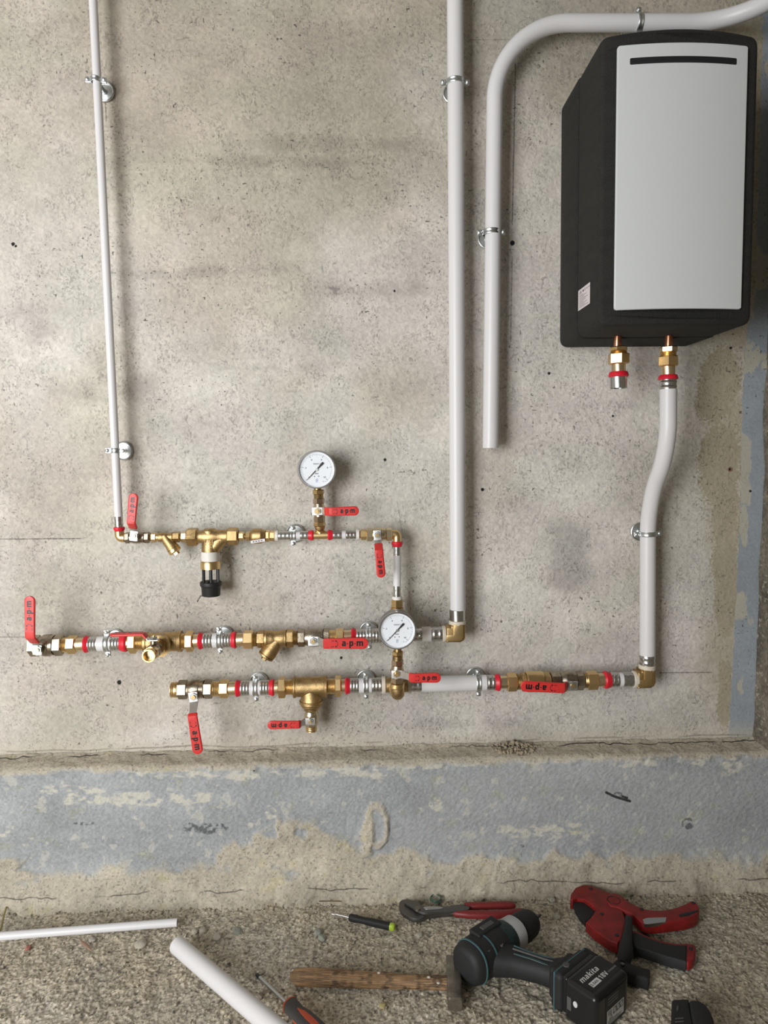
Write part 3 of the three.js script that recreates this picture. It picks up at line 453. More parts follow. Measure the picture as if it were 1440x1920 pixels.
// pipe clamp: rosette on the wall, threaded rod, ring with two screwed ears; made for a vertical pipe through the origin of its local axes
function clampParts(T, r, M4) {
  const put = (n, g, m, up) => part(T, n, g.applyMatrix4(M4), m, up ?? T), w = 0.0048;
  const rosette = (pts) => crease(new THREE.LatheGeometry(pts.map(([a, b]) => new THREE.Vector2(a, b)), 48).rotateX(Math.PI / 2));
  put('rosette', rosette([[0, 0.0006], [0.0185, 0.0006], [0.0198, 0.0022], [0.0195, 0.0056], [0.0184, 0.0062], [0.0174, 0.0054], [0.0168, 0.0022], [0.0160, 0.0014], [0.006, 0.0022], [0.0055, 0.006], [0, 0.006]]), M.zinc);
  put('rod', crease(new THREE.CylinderGeometry(0.004, 0.004, ZP - r - 0.004, 16).rotateX(Math.PI / 2).translate(0, 0, (ZP - r - 0.004) / 2 + 0.004)), M.zincDull);
  const ro = r + 0.0018, ri = r + 0.0002;
  const half = (a0) => crease(new THREE.LatheGeometry([[ri, -w], [ro, -w], [ro + 0.0005, -w * 0.7], [ro, -w * 0.35], [ro - 0.0003, 0], [ro, w * 0.35], [ro + 0.0005, w * 0.7], [ro, w], [ri, w], [ri, -w]].map(([a, b]) => new THREE.Vector2(a, b)), 20, a0, Math.PI).translate(0, 0, ZP));
  put('ring_half', half(-Math.PI / 2 + 0.05), M.zinc); put('ring_half', half(Math.PI / 2 + 0.05), M.zinc);
  for (const s of [-1, 1]) {
    const x = s * (ro + 0.0062);
    const tab = (z) => new RoundedBoxGeometry(0.0115, 0.0100, 0.0016, 2, 0.0007).translate(s * (ro + 0.0048), 0, ZP + z);
    const e = put('ear', join([tab(0.0016), tab(-0.0016)]), M.zinc);
    put('screw', join([crease(new THREE.LatheGeometry([[0, 0.0058], [0.002, 0.0056], [0.0036, 0.0046], [0.0042, 0.0032], [0.0042, 0.0024], [0, 0.0024]].reverse().map(([a, b]) => new THREE.Vector2(a, b)), 18).rotateX(Math.PI / 2).translate(x, 0, ZP)), crease(new THREE.CylinderGeometry(0.0022, 0.0022, 0.012, 10).rotateX(Math.PI / 2).translate(x, 0, ZP - 0.004))]), M.zinc, e);
  }
}
const clampFirst = {};
function clamp(label, px, py, r, turn) {
  const at = W(px, py, ZP), key = r.toFixed(3); let T;
  if (!clampFirst[key]) { T = thing('pipe_clamp', label, 'clamp', V(0, 0, 0)); clampParts(T, r, new THREE.Matrix4()); clampFirst[key] = T; }
  else { T = clampFirst[key].clone(); T.name = numbered('pipe_clamp'); T.userData = { ...T.userData, label }; scene.add(T); }
  T.position.set(at.x, at.y, 0); T.rotation.z = turn; T.updateMatrixWorld(true); return T;
}
// white plastic pipe along world points, its ends hollow where they are open
const pipe = (label, pts, r, radius = 0.1, n = 90) => solo('water_pipe', label, 'pipe', hollowTube((pts.length > 2 ? bentPath(pts, radius) : new THREE.LineCurve3(pts[0], pts[1])).getSpacedPoints(pts.length > 2 ? n : 8), r, r * 0.22, 32), M.pipe);
// ------------------------------------------------------------------ the heat exchanger unit (largest object)
const UZ = 0.238;
const unitBox = (() => {
  const tl = W(1130, 66, UZ), br = W(1411, 610, UZ); const x0 = W(1123, 340, UZ).x, x1 = W(1417, 340, UZ).x;
  return { x0, x1, y0: br.y, y1: tl.y };
})();
{
  const { x0, x1, y0, y1 } = unitBox, cx = (x0 + x1) / 2, w = x1 - x0, h = y1 - y0, cy = (y0 + y1) / 2;
  const T = thing('heat_exchanger_unit', 'black foam-cased heat exchanger unit with a glossy white front panel high on the wall', 'boiler', V(cx, y0, 0));
  const rr = (ax, ay, bx, by, r, archTop = 0) => { const s = new THREE.Shape(); s.moveTo(ax + r, ay); s.lineTo(bx - r, ay); s.quadraticCurveTo(bx, ay, bx, ay + r); s.lineTo(bx, by - r); s.quadraticCurveTo(bx, by, bx - r, by); if (archTop) s.quadraticCurveTo((ax + bx) / 2, by + archTop, ax + r, by); else s.lineTo(ax + r, by); s.quadraticCurveTo(ax, by, ax, by - r); s.lineTo(ax, ay + r); s.quadraticCurveTo(ax, ay, ax + r, ay); return s; };
  const bulge = (g, amount, zFrom, zTo) => { const p = g.attributes.position; for (let i = 0; i < p.count; i++) { const z = p.getZ(i), t = smooth(zFrom, zTo, z), u = (p.getX(i) - cx) / (w / 2); p.setZ(i, z + amount * (1 - u * u) * t); } g.computeVertexNormals(); return g; };
  const ex = (s, z0, z1, bev, seg = 24) => { const g = new THREE.ExtrudeGeometry(s, { depth: z1 - z0 - 2 * bev, steps: 1, bevelEnabled: bev > 0, bevelThickness: bev, bevelSize: bev, bevelOffset: -bev, bevelSegments: 4, curveSegments: seg }); g.translate(0, 0, z0 + bev); return g; };
  const fine = (s, n) => { const pts = s.getSpacedPoints(n); return new THREE.Shape(pts); };
  part(T, 'back_shell', crease(ex(rr(x0 - 0.002, y0 - 0.001, x1 + 0.001, y1 - 0.001, 0.018), 0.0005, 0.112, 0.004), 0.5), M.foam);
  const zF = UZ;
  const faceGrid = (ax, ay, bx, by, r, z, amount, arch, nx = 40) => null;
  // the hood: rounded outline, convex front
  const hoodShape = fine(rr(x0, y0 + 0.000, x1, y1, 0.020, 0.010), 240);
  const hood = ex(hoodShape, 0.1135, zF, 0.009, 1);
  part(T, 'front_hood', crease(mergeVertices(bulge(hood, 0.016, zF - 0.012, zF - 0.002)), 0.5), M.foam);
  // convex disc of foam and the white panel over it, built as grids that follow the same curve
  const curveZ = (x) => zF + 0.016 * (1 - ((x - cx) / (w / 2)) ** 2);
  const pTL = W(1156, 92, zF), pBR = W(1384, 582, zF), xa = W(1151, 340, zF).x, xb = W(1391, 340, zF).x;
  const shell = (ax, ay, bx, by, r, lift, thick, arch, hole) => {
    const s = rr(ax, ay, bx, by, r, arch); if (hole) s.holes.push(hole);
    const g = new THREE.ExtrudeGeometry(new THREE.Shape(s.getSpacedPoints(300)), { depth: thick - 0.0016, bevelEnabled: true, bevelThickness: 0.0008, bevelSize: 0.0012, bevelOffset: -0.0012, bevelSegments: 3 });
    return g;
  };
  // a panel cut into upright strips so that it can bend
  const strips = (ax, ay, bx, by, r, lift, thick, topAt, cut) => {
    const n = 48, pos = [], idx = [], cols = [];
    const edge = (x) => { const q = Math.max(0, r - Math.min(x - ax, bx - x)); const d = r - Math.sqrt(Math.max(0, r * r - q * q)); return [ay + d, topAt(x) - d]; };
    const xs = []; for (let i = 0; i <= 6; i++) xs.push(ax + r * (1 - Math.cos(i / 6 * Math.PI / 2))); for (let i = 1; i < n; i++) xs.push(lerp(ax + r, bx - r, i / n)); for (let i = 0; i <= 6; i++) xs.push(bx - r + r * Math.sin(i / 6 * Math.PI / 2));
    const rows = [0, 0.002, 0.01, 0.25, 0.5, 0.75, 0.99, 0.998, 1], m = rows.length;
    for (const f of [1, 0]) for (const x of xs) { const [lo, hi] = edge(x); rows.forEach((t, j) => { const rim = Math.min(Math.min(x - ax, bx - x) / 0.0015, Math.min(t, 1 - t) * (hi - lo) / 0.0015, 1), fall = f ? 0.0012 * (1 - Math.sqrt(Math.max(0, 1 - (1 - rim) ** 2))) : 0; pos.push(x, lerp(lo, hi, t), curveZ(x) + lift + (f ? thick - fall : 0)); }); }
    const N = xs.length, k = (f, i, j) => (f * N + i) * m + j;
    for (let i = 0; i < N - 1; i++) for (let j = 0; j < m - 1; j++) { idx.push(k(0, i, j), k(0, i + 1, j), k(0, i, j + 1), k(0, i + 1, j), k(0, i + 1, j + 1), k(0, i, j + 1)); idx.push(k(1, i, j), k(1, i, j + 1), k(1, i + 1, j), k(1, i + 1, j), k(1, i, j + 1), k(1, i + 1, j + 1)); }
    const rimLoop = []; for (let i = 0; i < N; i++) rimLoop.push([i, 0]); for (let j = 1; j < m; j++) rimLoop.push([N - 1, j]); for (let i = N - 2; i >= 0; i--) rimLoop.push([i, m - 1]); for (let j = m - 2; j > 0; j--) rimLoop.push([0, j]);
    rimLoop.forEach(([i, j], q) => { const [i2, j2] = rimLoop[(q + 1) % rimLoop.length]; idx.push(k(1, i, j), k(1, i2, j2), k(0, i, j), k(1, i2, j2), k(0, i2, j2), k(0, i, j)); });
    const g = new THREE.BufferGeometry(); g.setAttribute('position', new THREE.Float32BufferAttribute(pos, 3)); g.setIndex(idx); return crease(mergeVertices(g, 1e-6), 0.5);
  };
  const panel = part(T, 'front_panel', strips(xa, pBR.y, xb, pTL.y, 0.005, 0.0008, 0.004, () => pTL.y), M.panel, T, 'glossy white front panel');
  const s0 = W(1179, 116, zF + 0.01), s1 = W(1380, 116, zF + 0.01), st = W(1280, 106.5, zF + 0.014), sb = W(1280, 124, zF + 0.014);
  part(T, 'grip_slot', strips(s0.x, sb.y, s1.x, st.y, 0.003, 0.0045, 0.0006, () => st.y), M.slot, panel, 'black grip slot');
  // sticker on the left flank
  const stickerMap = std({ roughness: 0.5, map: canvasTexture(128, 192, (g, a, b) => { g.fillStyle = '#d8d0d2'; g.fillRect(0, 0, a, b); g.fillStyle = '#3a3638'; for (let i = 0; i < 9; i++) g.fillRect(14, 56 + i * 14, 40 + ((i * 37) % 60), 4); g.lineWidth = 4; g.strokeStyle = '#3a3638'; g.beginPath(); g.moveTo(16, 40); g.lineTo(26, 18); g.lineTo(36, 40); g.closePath(); g.stroke(); g.fillRect(48, 22, 14, 18); g.fillRect(72, 18, 5, 24); g.font = 'bold 15px sans-serif'; g.fillText('WASSER', 84, 36); }) });
  const sg = new THREE.PlaneGeometry(0.062, 0.046, 1, 1).rotateY(-Math.PI / 2);
  { const p = sg.attributes.position, zs = [0.125, 0.197], ys = [W(1101, 556, 0.16).y - 0.02, W(1101, 556, 0.16).y + 0.018]; for (let i = 0; i < 4; i++) { const u = sg.attributes.uv.getX(i), v = sg.attributes.uv.getY(i); p.setXYZ(i, x0 - 0.0007, lerp(ys[0], ys[1], v), lerp(zs[0], zs[1], u)); } }
  part(T, 'sticker', sg, stickerMap, T, 'white warning sticker');
  // the sleeve of foam round the outlets, and the copper stubs
  for (const [px, py] of [[1158, 640], [1254, 640]]) { const p = W(px, py, 0.13); part(T, 'copper_stub', crease(new THREE.CylinderGeometry(0.0075, 0.0075, y0 + 0.012 - W(px, 650, 0.13).y, 20).translate(p.x, (y0 + 0.012 + W(px, 650, 0.13).y) / 2, 0.13)), M.copper); }
}
// ------------------------------------------------------------------ long pipes
const R32 = 0.0160, R16 = 0.0080;
const pipes = {}, toCeiling = (a, b) => a.clone().lerp(b, (a.y - ROOM.top) / (a.y - b.y));
pipes.thin = pipe('thin white riser pipe running from the top edge down to the upper valve row', [toCeiling(W(171.5, -60, ZP), W(222.5, 970, ZP)), W(222.5, 970, ZP)], R16);
pipes.mid = pipe('thick straight white riser pipe dropping to a brass elbow beside the lower gauge', [toCeiling(W(853, -60, ZP), W(858.5, 1143, ZP)), W(858.5, 1143, ZP)], R32);
{
  const end = W(919.5, 840, ZP), up = W(929, 43, ZP), across = W(1462, 43, ZP), corner = V(RIGHT_X - 0.055, across.y, ZP), out = V(RIGHT_X - 0.055, across.y, 0.9);
  pipes.top = pipe('white pipe with a cut lower end that bends and runs above the black unit', [end, up, corner, out], R32, [0.145, 0.15], 160);
}
{
  const p0 = W(1253, 730, 0.13), p1 = W(1253, 845, 0.13), p2 = W(1215, 940, ZP), p3 = W(1214, 1228, ZP);
  pipes.right = pipe('thick white pipe with an S bend from the black unit down to the lowest row', [p0, p1, p2, p3], R32, 0.075, 120);
}
// ------------------------------------------------------------------ ports under the unit
for (const [px, y, label, open] of [[1160, [650, 659, 663, 683, 697, 707, 728], 'brass press fitting left open under the black unit', true], [1253, [650, 661, 668, 687, 703, 712, 730], 'brass press fitting joining the black unit to the S-bent pipe', false]]) {
  const r = new Run(px, 640, px - 0.5, 735, 0.13);
  fitting('press_fitting', label, 'fitting', r, y[3], [['compression_nut', open ? M.brass : M.brassPale, r.hex(y[0], y[1], 17, open ? 0.5 : 0.0)], threads(r, y[1], y[2], 16), ['nut', M.brass, r.hex(y[2], y[3], 20, open ? 0.05 : 0.35)], tubeOf(r, y[3], y[4], 13.5), ['ring', M.redRing, r.lathe([[y[4], 0], [y[4], 16.5], [lerp(y[4], y[5], 0.3), 18.5], [lerp(y[4], y[5], 0.8), 19.5], [y[5], 18], [y[5], 0]])], ['sleeve', M.steel, r.lathe(open ? [[y[5], 0], [y[5], 16.5], [y[6], 16.3], [y[6], 15.2], [y[5] + 4, 15.2], [y[5] + 4, 0]] : ringed(y[5], y[6], 16.2, 2, 1.2))]], 'brass fittings under the unit');
}
// ------------------------------------------------------------------ top row
{
  const r = new Run(224, 1008.5, 748, 1001.5, ZP), v = new Run(222, 965, 224.5, 1010, ZP);
  const yr = (s) => r.px(s)[1];
  // elbow
  fitting('press_elbow', 'small brass elbow with a red ring at the foot of the thin riser pipe', 'fitting', v, 1000, [
    ['sleeve', M.steel, v.lathe(ringed(968.5, 987.5, 8.2, 2, 0.5))], ['ring', M.redRing, v.lathe([[987.5, 0], [987.5, 8.5], [989, 11], [992, 11], [996, 8.8], [996, 0]])],
    ['elbow_body', M.brass, [sweep(bentPath([v.at(996), W(224.5, 1008, ZP), r.at(234.5)], 0.008), 8.6 * r.k(230), 30), ]]]);
  ballValve('red lever ball valve next to the thin riser pipe, its lever pointing straight up', r, 235, 281, 10.6, [251, 1005], [251, 925], { w: 16.5, f0: 0.2, f1: 0.22, rise: 0.024 });
  fitting('hex_nipple', 'small brass nipple between the upper ball valve and the small strainer', 'fitting', r, 288, [threads(r, 281, 284, 7, M.brassDark, 2), ['hexagon', M.brass, r.hex(284, 294, 9, 0.3)], ['neck', M.brass, r.lathe(drum(294, 297, 7.5, 0.3))]]);
  // small strainer
  {
    const T = thing('dirt_strainer', 'small brass Y strainer in the upper row, its cap slanting down', 'strainer', r.at(318)), a = W(308, 1005, ZP), b = W(330, 1036, ZP + 0.004), k = mpp(a), d = b.clone().sub(a).normalize(), q = (t) => a.clone().lerp(b, t);
    part(T, 'body', [r.lathe([[297, 0], [297, 8.2], [300, 9.5], [305, 9.3], [311, 8.4], [318, 8.2], [324, 9.2], [324, 0]]), r.hex(324, 338, 9.8, 0.2), loft([{ p: q(0.0), a: 9 * k, b: 9 * k }, { p: q(0.2), a: 10 * k, b: 10 * k }, { p: q(0.55), a: 10.5 * k, b: 10.5 * k }, { p: q(0.72), a: 11.6 * k, b: 11.6 * k }, { p: q(0.78), a: 12 * k, b: 12 * k }], V(0, 0, 1), 28)], M.brassCast);
    const cap = part(T, 'cap', loft([{ p: q(0.785), a: 10.8 * k, b: 10.8 * k }, { p: q(0.80), a: 12.2 * k, b: 12.2 * k }, { p: q(0.95), a: 12.2 * k, b: 12.2 * k }, { p: q(0.99), a: 10 * k, b: 10 * k }], V(0, 0, 1), 28), M.brass);
    part(T, 'plug', loft([{ p: q(0.99), a: 6.4 * k, b: 6.4 * k }, { p: q(1.12), a: 6.2 * k, b: 6.2 * k }], V(0, 0, 1), 6, 0.2), M.brassPale, cap);
  }
  fitting('hex_nipple', 'brass nipple joining the small strainer to the backflow preventer', 'fitting', r, 344, [['thread', M.brassDark, r.lathe(threaded(338, 340, 7, 2))], ['hexagon', M.brassPale, r.hex(340, 351, 10, 0.25)]]);
  // backflow preventer
  {
    const T = thing('backflow_preventer', 'brass backflow preventer with two union nuts and a black slotted drain cup hanging below', 'valve', r.at(394)), v2 = new Run(393.5, 1000, 396, 1120, ZP);
    part(T, 'union_nut', r.hex(351, 371, 17, 0.1), M.brassCast); part(T, 'union_nut', r.hex(427, 447, 16, 0.35), M.brassCast);
    part(T, 'body', [r.lathe([[371, 0], [371, 13], [374, 12], [380, 12.5], [385, 14.5], [402, 14.5], [408, 13.5], [414, 12.8], [424, 13.5], [427, 13.5], [427, 0]]), v2.lathe([[991, 0], [991, 10], [995, 13.5], [1014, 14], [1020, 15.2], [1027, 16], [1034, 16.4], [1034, 0]]), loft([{ p: W(428, 1005, ZP), a: 0.0125, b: 0.0125 }, { p: W(421, 1006, ZP), a: 0.013, b: 0.013 }, { p: W(412, 1012, ZP), a: 0.0150, b: 0.0135 }, { p: W(402, 1024, ZP), a: 0.0150, b: 0.0145 }, { p: W(397, 1034, ZP), a: 0.0150, b: 0.0150 }], V(0, 0, 1), 20)], M.brassCast);
    const pl = (x0, y0, x1, y1) => { const c = W((x0 + x1) / 2, (y0 + y1) / 2, ZP + 0.0142), k = mpp(c); return boxUV(new RoundedBoxGeometry((x1 - x0) * k, (y1 - y0) * k, 0.003, 2, 0.001).translate(c.x, c.y, c.z)); };
    part(T, 'raised_mark', [pl(383.5, 1010, 399.5, 1011.4), pl(383.5, 1020.5, 399.5, 1022), pl(383.5, 1010, 385, 1022), pl(398, 1010, 399.5, 1022), pl(387, 1012, 388.2, 1020), pl(388, 1012, 391.5, 1013.2), pl(390.6, 1012, 391.8, 1016), pl(388, 1015.5, 391.5, 1016.6), pl(393, 1012, 394.2, 1020), pl(394, 1012, 397, 1013.2), pl(396, 1012, 397.2, 1016), pl(394, 1015.5, 397, 1016.6), pl(395.3, 1016, 396.6, 1020)], M.brassCast);
    part(T, 'raised_mark', [pl(386.5, 1024, 397.5, 1025.2), pl(386.5, 1033, 397.5, 1034.2), pl(386.5, 1024, 387.8, 1034), pl(396.2, 1024, 397.5, 1034), pl(390, 1026, 391.2, 1032), pl(391, 1026, 394, 1027.1), pl(393, 1026, 394.2, 1029.6), pl(391, 1028.8, 394, 1029.8)], M.brassCast);
    part(T, 'label_band', v2.lathe(drum(1034, 1051.5, 17, 0.6)), std({ color: lin(0.66, 0.64, 0.60), roughness: 0.5 }), T, 'pale paper label band');
    part(T, 'collar', v2.lathe([[1051.5, 0], [1051.5, 17.4], [1055, 19.2], [1066, 19], [1066, 0]]), M.brass);
    for (let i = 0; i < 6; i++) { const a = i / 6 * 2 * Math.PI + 0.26, c = v2.at(1066), e = v2.at(1098), k = mpp(c), o = V(Math.cos(a) * 15 * k, 0, Math.sin(a) * 15 * k); part(T, 'cage_rib', loft([{ p: c.clone().add(o), a: 2.6 * k, b: 2.2 * k, e: 4 }, { p: e.clone().add(o), a: 2.6 * k, b: 2.2 * k, e: 4 }], V(Math.cos(a), 0, Math.sin(a)), 10), M.black); }
    part(T, 'drain_cup', v2.lathe([[1098, 0], [1092, 8], [1090, 19.2], [1091.5, 20.8], [1097, 20.8], [1099, 19.4], [1101, 18.2], [1115, 17.6], [1117, 16.5], [1117, 0]]), M.black);
  }
  fitting('hex_nipple', 'brass nipple with two hexagons between the backflow preventer and the tagged check valve', 'fitting', r, 458, [['hexagon', M.brass, r.hex(447, 458, 8.2, 0.3)], ['thread', M.brassDark, r.lathe(threaded(458, 461, 6.5, 2))], ['hexagon', M.brass, r.hex(461, 470, 8.8, 0.1)]]);
  {
    const T = fitting('check_valve', 'small brass check valve with a white paper tag stuck under it', 'valve', r, 488, [['body', M.brassCast, [r.lathe([[470, 0], [470, 9.5], [473, 13], [476, 14.4], [490, 14.4], [492, 12.5], [498, 10.5], [498, 0]])]], ['hexagon', M.brass, r.hex(498, 506, 10.5, 0.3)]]);
    const c = W(483.5, 1014.5, ZP + 0.0165), k = mpp(c); part(T, 'tag', boxUV(new RoundedBoxGeometry(27 * k, 5.5 * k, 0.0008, 2, 0.0004).rotateZ(0.14).translate(c.x, c.y, c.z)), M.sticker, T, 'white paper tag');
    for (let i = 0; i < 4; i++) part(T, 'tag_print', boxUV(new THREE.BoxGeometry(3 * k, 1.6 * k, 0.0003).rotateZ(0.14).translate(c.x + (i * 5 - 8) * k, c.y + (i * 5 - 8) * k * 0.14, c.z + 0.0005)), M.needle);
  }
  fitting('press_fitting', 'small press fitting with a clear ring beside the tagged check valve', 'fitting', r, 530, [hexNut(r, 506, 516, 9.5), ringOf(r, 516, 522, 9.8, M.whiteRing), sleeve(r, 522, 545, 8.2, 3)]);
  solo('water_pipe', 'short thin pipe stub held by the clamp between two steel sleeves of the upper row', 'pipe', r.lathe(drum(545, 563, 7.4, 0.2)), M.pipe);
  fitting('press_tee', 'small brass tee with two red rings that carries the upper gauge', 'fitting', r, 601, [sleeve(r, 563, 578, 8.2, 2), redRing(r, 588, 578, 10), ['body', M.brass, [r.lathe(drum(588, 615, 7.8, 0.4)), new Run(600.5, 1002, 600, 975, ZP).lathe([[1003, 0], [1003, 7], [997, 7.5], [994.5, 9.6], [994.5, 0]])]], redRing(r, 615, 624, 10), sleeve(r, 624, 641, 8.2, 2)]);
  solo('water_pipe', 'tiny thin pipe stub right of the small brass tee in the upper row', 'pipe', r.lathe(drum(641, 648.5, 8.0, 0.2)), M.pipe);
  fitting('press_fitting', 'small press fitting with a pale ring before the valve whose lever hangs down', 'fitting', r, 668, [sleeve(r, 648.5, 668, 8.2, 3), ringOf(r, 668, 674, 10, M.whiteRing), ['tube', M.brassDark, r.lathe(drum(674, 676, 7, 0.2))], hexNut(r, 676, 687, 9.8)]);
  ballValve('red lever ball valve at the end of the upper row, its lever hanging down', r, 687, 735, 12.4, [708, 1003.5], [715, 1083], { w: 16, mat: std({ ...{ color: lin(0.72, 0.60, 0.40) }, metalness: 1, roughness: 0.3 }), rise: 0.024, f0: 0.25 });
  // elbow down, thin link, fitting over the lower gauge
  const d = new Run(744.5, 1003, 744.5, 1150, ZP);
  fitting('press_elbow', 'small brass elbow with a red ring above the short thin link pipe', 'fitting', d, 1008, [['elbow_body', M.brass, sweep(bentPath([r.at(735), W(744.5, 1001.5, ZP), d.at(1015)], 0.008), 8.2 * r.k(740), 30)], ['ring', M.redRing, d.lathe([[1015, 0], [1015, 9], [1017, 10.6], [1020, 10.6], [1025, 8.6], [1025, 0]])], ['sleeve', M.steel, d.lathe(ringed(1025, 1041, 7.2, 2, 0.5))]]);
  solo('water_pipe', 'short thin white link pipe standing over the lower gauge', 'pipe', d.lathe(drum(1041, 1098.5, 7.2, 0.2)), M.pipe);
  fitting('press_fitting', 'small upright press fitting with a brass nut just above the lower gauge', 'fitting', d, 1118, [['sleeve', M.steel, d.lathe(ringed(1098.5, 1118, 7.2, 2, 0.6))], ringOf(d, 1118, 1124, 9.2, M.whiteRing), ['nut', M.brass, d.hex(1124, 1139, 11, 0.2)]]);
  // gauge branch
  const b = new Run(597, 920, 600, 998, ZP);
  fitting('hex_nipple', 'brass reducer between the small tee and the valve of the upper gauge', 'fitting', b, 986, [['hexagon', M.brass, b.hex(979, 987, 11, 0.3)], ['neck', M.brassCast, b.lathe([[987, 0], [987, 10], [990, 9.4], [994, 7.6], [994, 0]])]]);
  ballValve('small ball valve under the upper gauge, its red lever pointing at the tall pipe', b, 934, 979, 10.8, [594.7, 958.7], [673, 957.5], { w: 16.5, rise: 0.022, mat: std({ color: lin(0.62, 0.50, 0.36), metalness: 1, roughness: 0.3 }), nutMat: M.brassPale });
  gauge('round pressure gauge standing on the upper row', [593.5, 880.5], 36, 0.036, 0.072, b, [['thread', M.brassDark, b.lathe(threaded(927, 934, 9.4, 3))], ['hexagon', M.brass, b.hex(918, 927, 10.6, 0.2)], ['neck', M.brassDark, new Run(593.5, 905, 597, 925, ZP).lathe(drum(908, 918.4, 7, 0.2))]]);
}
// ------------------------------------------------------------------ middle row
{
  const r = new Run(55, 1211, 850, 1187.5, ZP);
  ballValve('large ball valve at the open end of the middle row, its red lever pointing up', r, 57, 119, 20, [70, 1219], [56, 1117.5], { w: 18.5, f0: 0.3, f1: 0.26, rise: 0.030, nut: 7.5 });
  fitting('press_fitting', 'large press fitting next to the open end valve of the middle row', 'fitting', r, 140, [threads(r, 119, 127, 14), hexNut(r, 127, 144, 17, 0.15), tubeOf(r, 144, 159, 13), redRing(r, 159, 168, 16.5), sleeve(r, 168, 184, 14, 3)]);
  solo('water_pipe', 'short thick pipe stub in the clamp next to the forward-facing drain tap', 'pipe', r.lathe(drum(184, 209, 14.2, 0.2)), M.pipe);
  fitting('press_fitting', 'large press fitting screwed into the tee of the forward-facing drain tap', 'fitting', r, 240, [sleeve(r, 209, 226, 14, 3), redRing(r, 239, 226, 17), tubeOf(r, 239, 243, 13), hexNut(r, 243, 257, 19.5, 0.2), threads(r, 257, 271, 15, M.brass, 6)]);
  // tee and forward drain tap
  const tc = r.at(307), k = mpp(tc);
  fitting('threaded_tee', 'big cast brass tee of the middle row behind the forward-facing drain tap', 'fitting', r, 306, [['body', M.brassCast, [r.lathe([[271, 0], [271, 19], [272, 20], [277, 20], [278, 18.2], [334, 18.2], [335, 20], [341, 20], [341, 0]]), cylZ(tc, 18.4 * k, ZP, ZP + 0.026, 36), cylZ(tc, 20.5 * k, ZP + 0.026, ZP + 0.034, 36)]]]);
  {
    const T = thing('drain_tap', 'brass drain tap jutting forward from the middle row with an open round mouth', 'valve', V(tc.x, tc.y, ZP + 0.034)), z = (a) => ZP + a;
    part(T, 'reducer', [cylZ(tc, 15 * k, z(0.034), z(0.042), 6, 6), cylZ(tc, 11 * k, z(0.042), z(0.048), 30)], M.brass);
    part(T, 'body', [cylZ(tc, 13 * k, z(0.048), z(0.060), 6, 6), crease(new THREE.SphereGeometry(13.5 * k, 28, 18).scale(1, 1, 1.05).translate(tc.x, tc.y, z(0.070)))], M.nickel);
    part(T, 'hex_end', cylZ(tc, 13.6 * k, z(0.078), z(0.090), 6, 6), M.brassPale);
    const tb = crease(new THREE.LatheGeometry([[10.6, 0.090], [11.6, 0.0905], [11.2, 0.093], [11.6, 0.0945], [11.2, 0.096], [11.6, 0.0975], [11.2, 0.099], [11.4, 0.104], [9.2, 0.104], [8.6, 0.102], [8.6, 0.080], [0, 0.080]].map(([a, b]) => new THREE.Vector2(a * k, b)), 36).rotateX(Math.PI / 2).translate(tc.x, tc.y, ZP)); part(T, 'mouth', tb, M.brass);
    const yt = tc.y + 0.016, hub = V(tc.x, yt + 0.006, z(0.066));
    part(T, 'bonnet', crease(new THREE.CylinderGeometry(0.007, 0.008, 0.012, 20).translate(tc.x, yt - 0.002, z(0.066))), M.nickel);
    lever(T, null, null, 0, 0.012, 18, { H: hub, P1: V(W(206, 1180, z(0.066)).x, hub.y + 0.012, z(0.066)), n: V(0, 1, 0) });
    part(T, 'stem_nut', crease(new THREE.CylinderGeometry(0.0065, 0.0065, 0.005, 6).translate(tc.x, hub.y + 0.0038, z(0.066)), 0.2), M.zinc); part(T, 'stem', crease(new THREE.CylinderGeometry(0.0035, 0.0035, 0.008, 14).translate(tc.x, hub.y + 0.005, z(0.066))), M.brass);
  }
  fitting('press_fitting', 'large press fitting on the far side of the big tee in the middle row', 'fitting', r, 365, [threads(r, 341, 349, 15), hexNut(r, 349, 363, 19.5, 0.3), tubeOf(r, 363, 373, 13), redRing(r, 373, 382, 16.5), sleeve(r, 382, 399.5, 14, 3)]);
  solo('water_pipe', 'short thick pipe stub in the clamp between the big tee and the large strainer', 'pipe', r.lathe(drum(399.5, 418, 14.2, 0.2)), M.pipe);
  fitting('press_fitting', 'large press fitting screwed into the large strainer', 'fitting', r, 445, [sleeve(r, 418, 434, 14, 3), redRing(r, 443.5, 434, 16.5), tubeOf(r, 443.5, 457, 12.5), hexNut(r, 457, 475, 17, 0.1), threads(r, 475, 482, 14, M.brassDark)]);
  {
    const T = thing('dirt_strainer', 'large brass Y strainer in the middle row, its branch slanting down', 'strainer', r.at(515)), a = W(527, 1192, ZP), b = W(498, 1231, ZP + 0.006), kk = mpp(a), q = (t) => a.clone().lerp(b, t), R = (t, x) => ({ p: q(t), a: x * kk, b: x * kk });
    part(T, 'body', [r.hex(482, 497, 16, 0.2), r.lathe([[497, 0], [497, 16], [501, 16.8], [503, 15.8], [508, 16], [514, 14.5], [517, 14], [521, 14.5], [528, 16], [533, 15.6], [534, 16.6], [537, 16.6], [537, 0]]), r.hex(537, 551, 16.5, 0.15), loft([R(0.02, 12), R(0.3, 13), R(0.6, 14.6), R(0.84, 16), R(0.92, 15)], V(0, 0, 1), 32)], M.brassCast);
    const cap = part(T, 'cap', loft([R(0.92, 13.6), R(0.94, 15.4), R(1.0, 15.4), R(1.03, 13)], V(0, 0, 1), 32), M.brassCast);
    part(T, 'plug', loft([R(1.03, 6), R(1.14, 5.8)], V(0, 0, 1), 6, 0.2), M.brass, cap);
  }
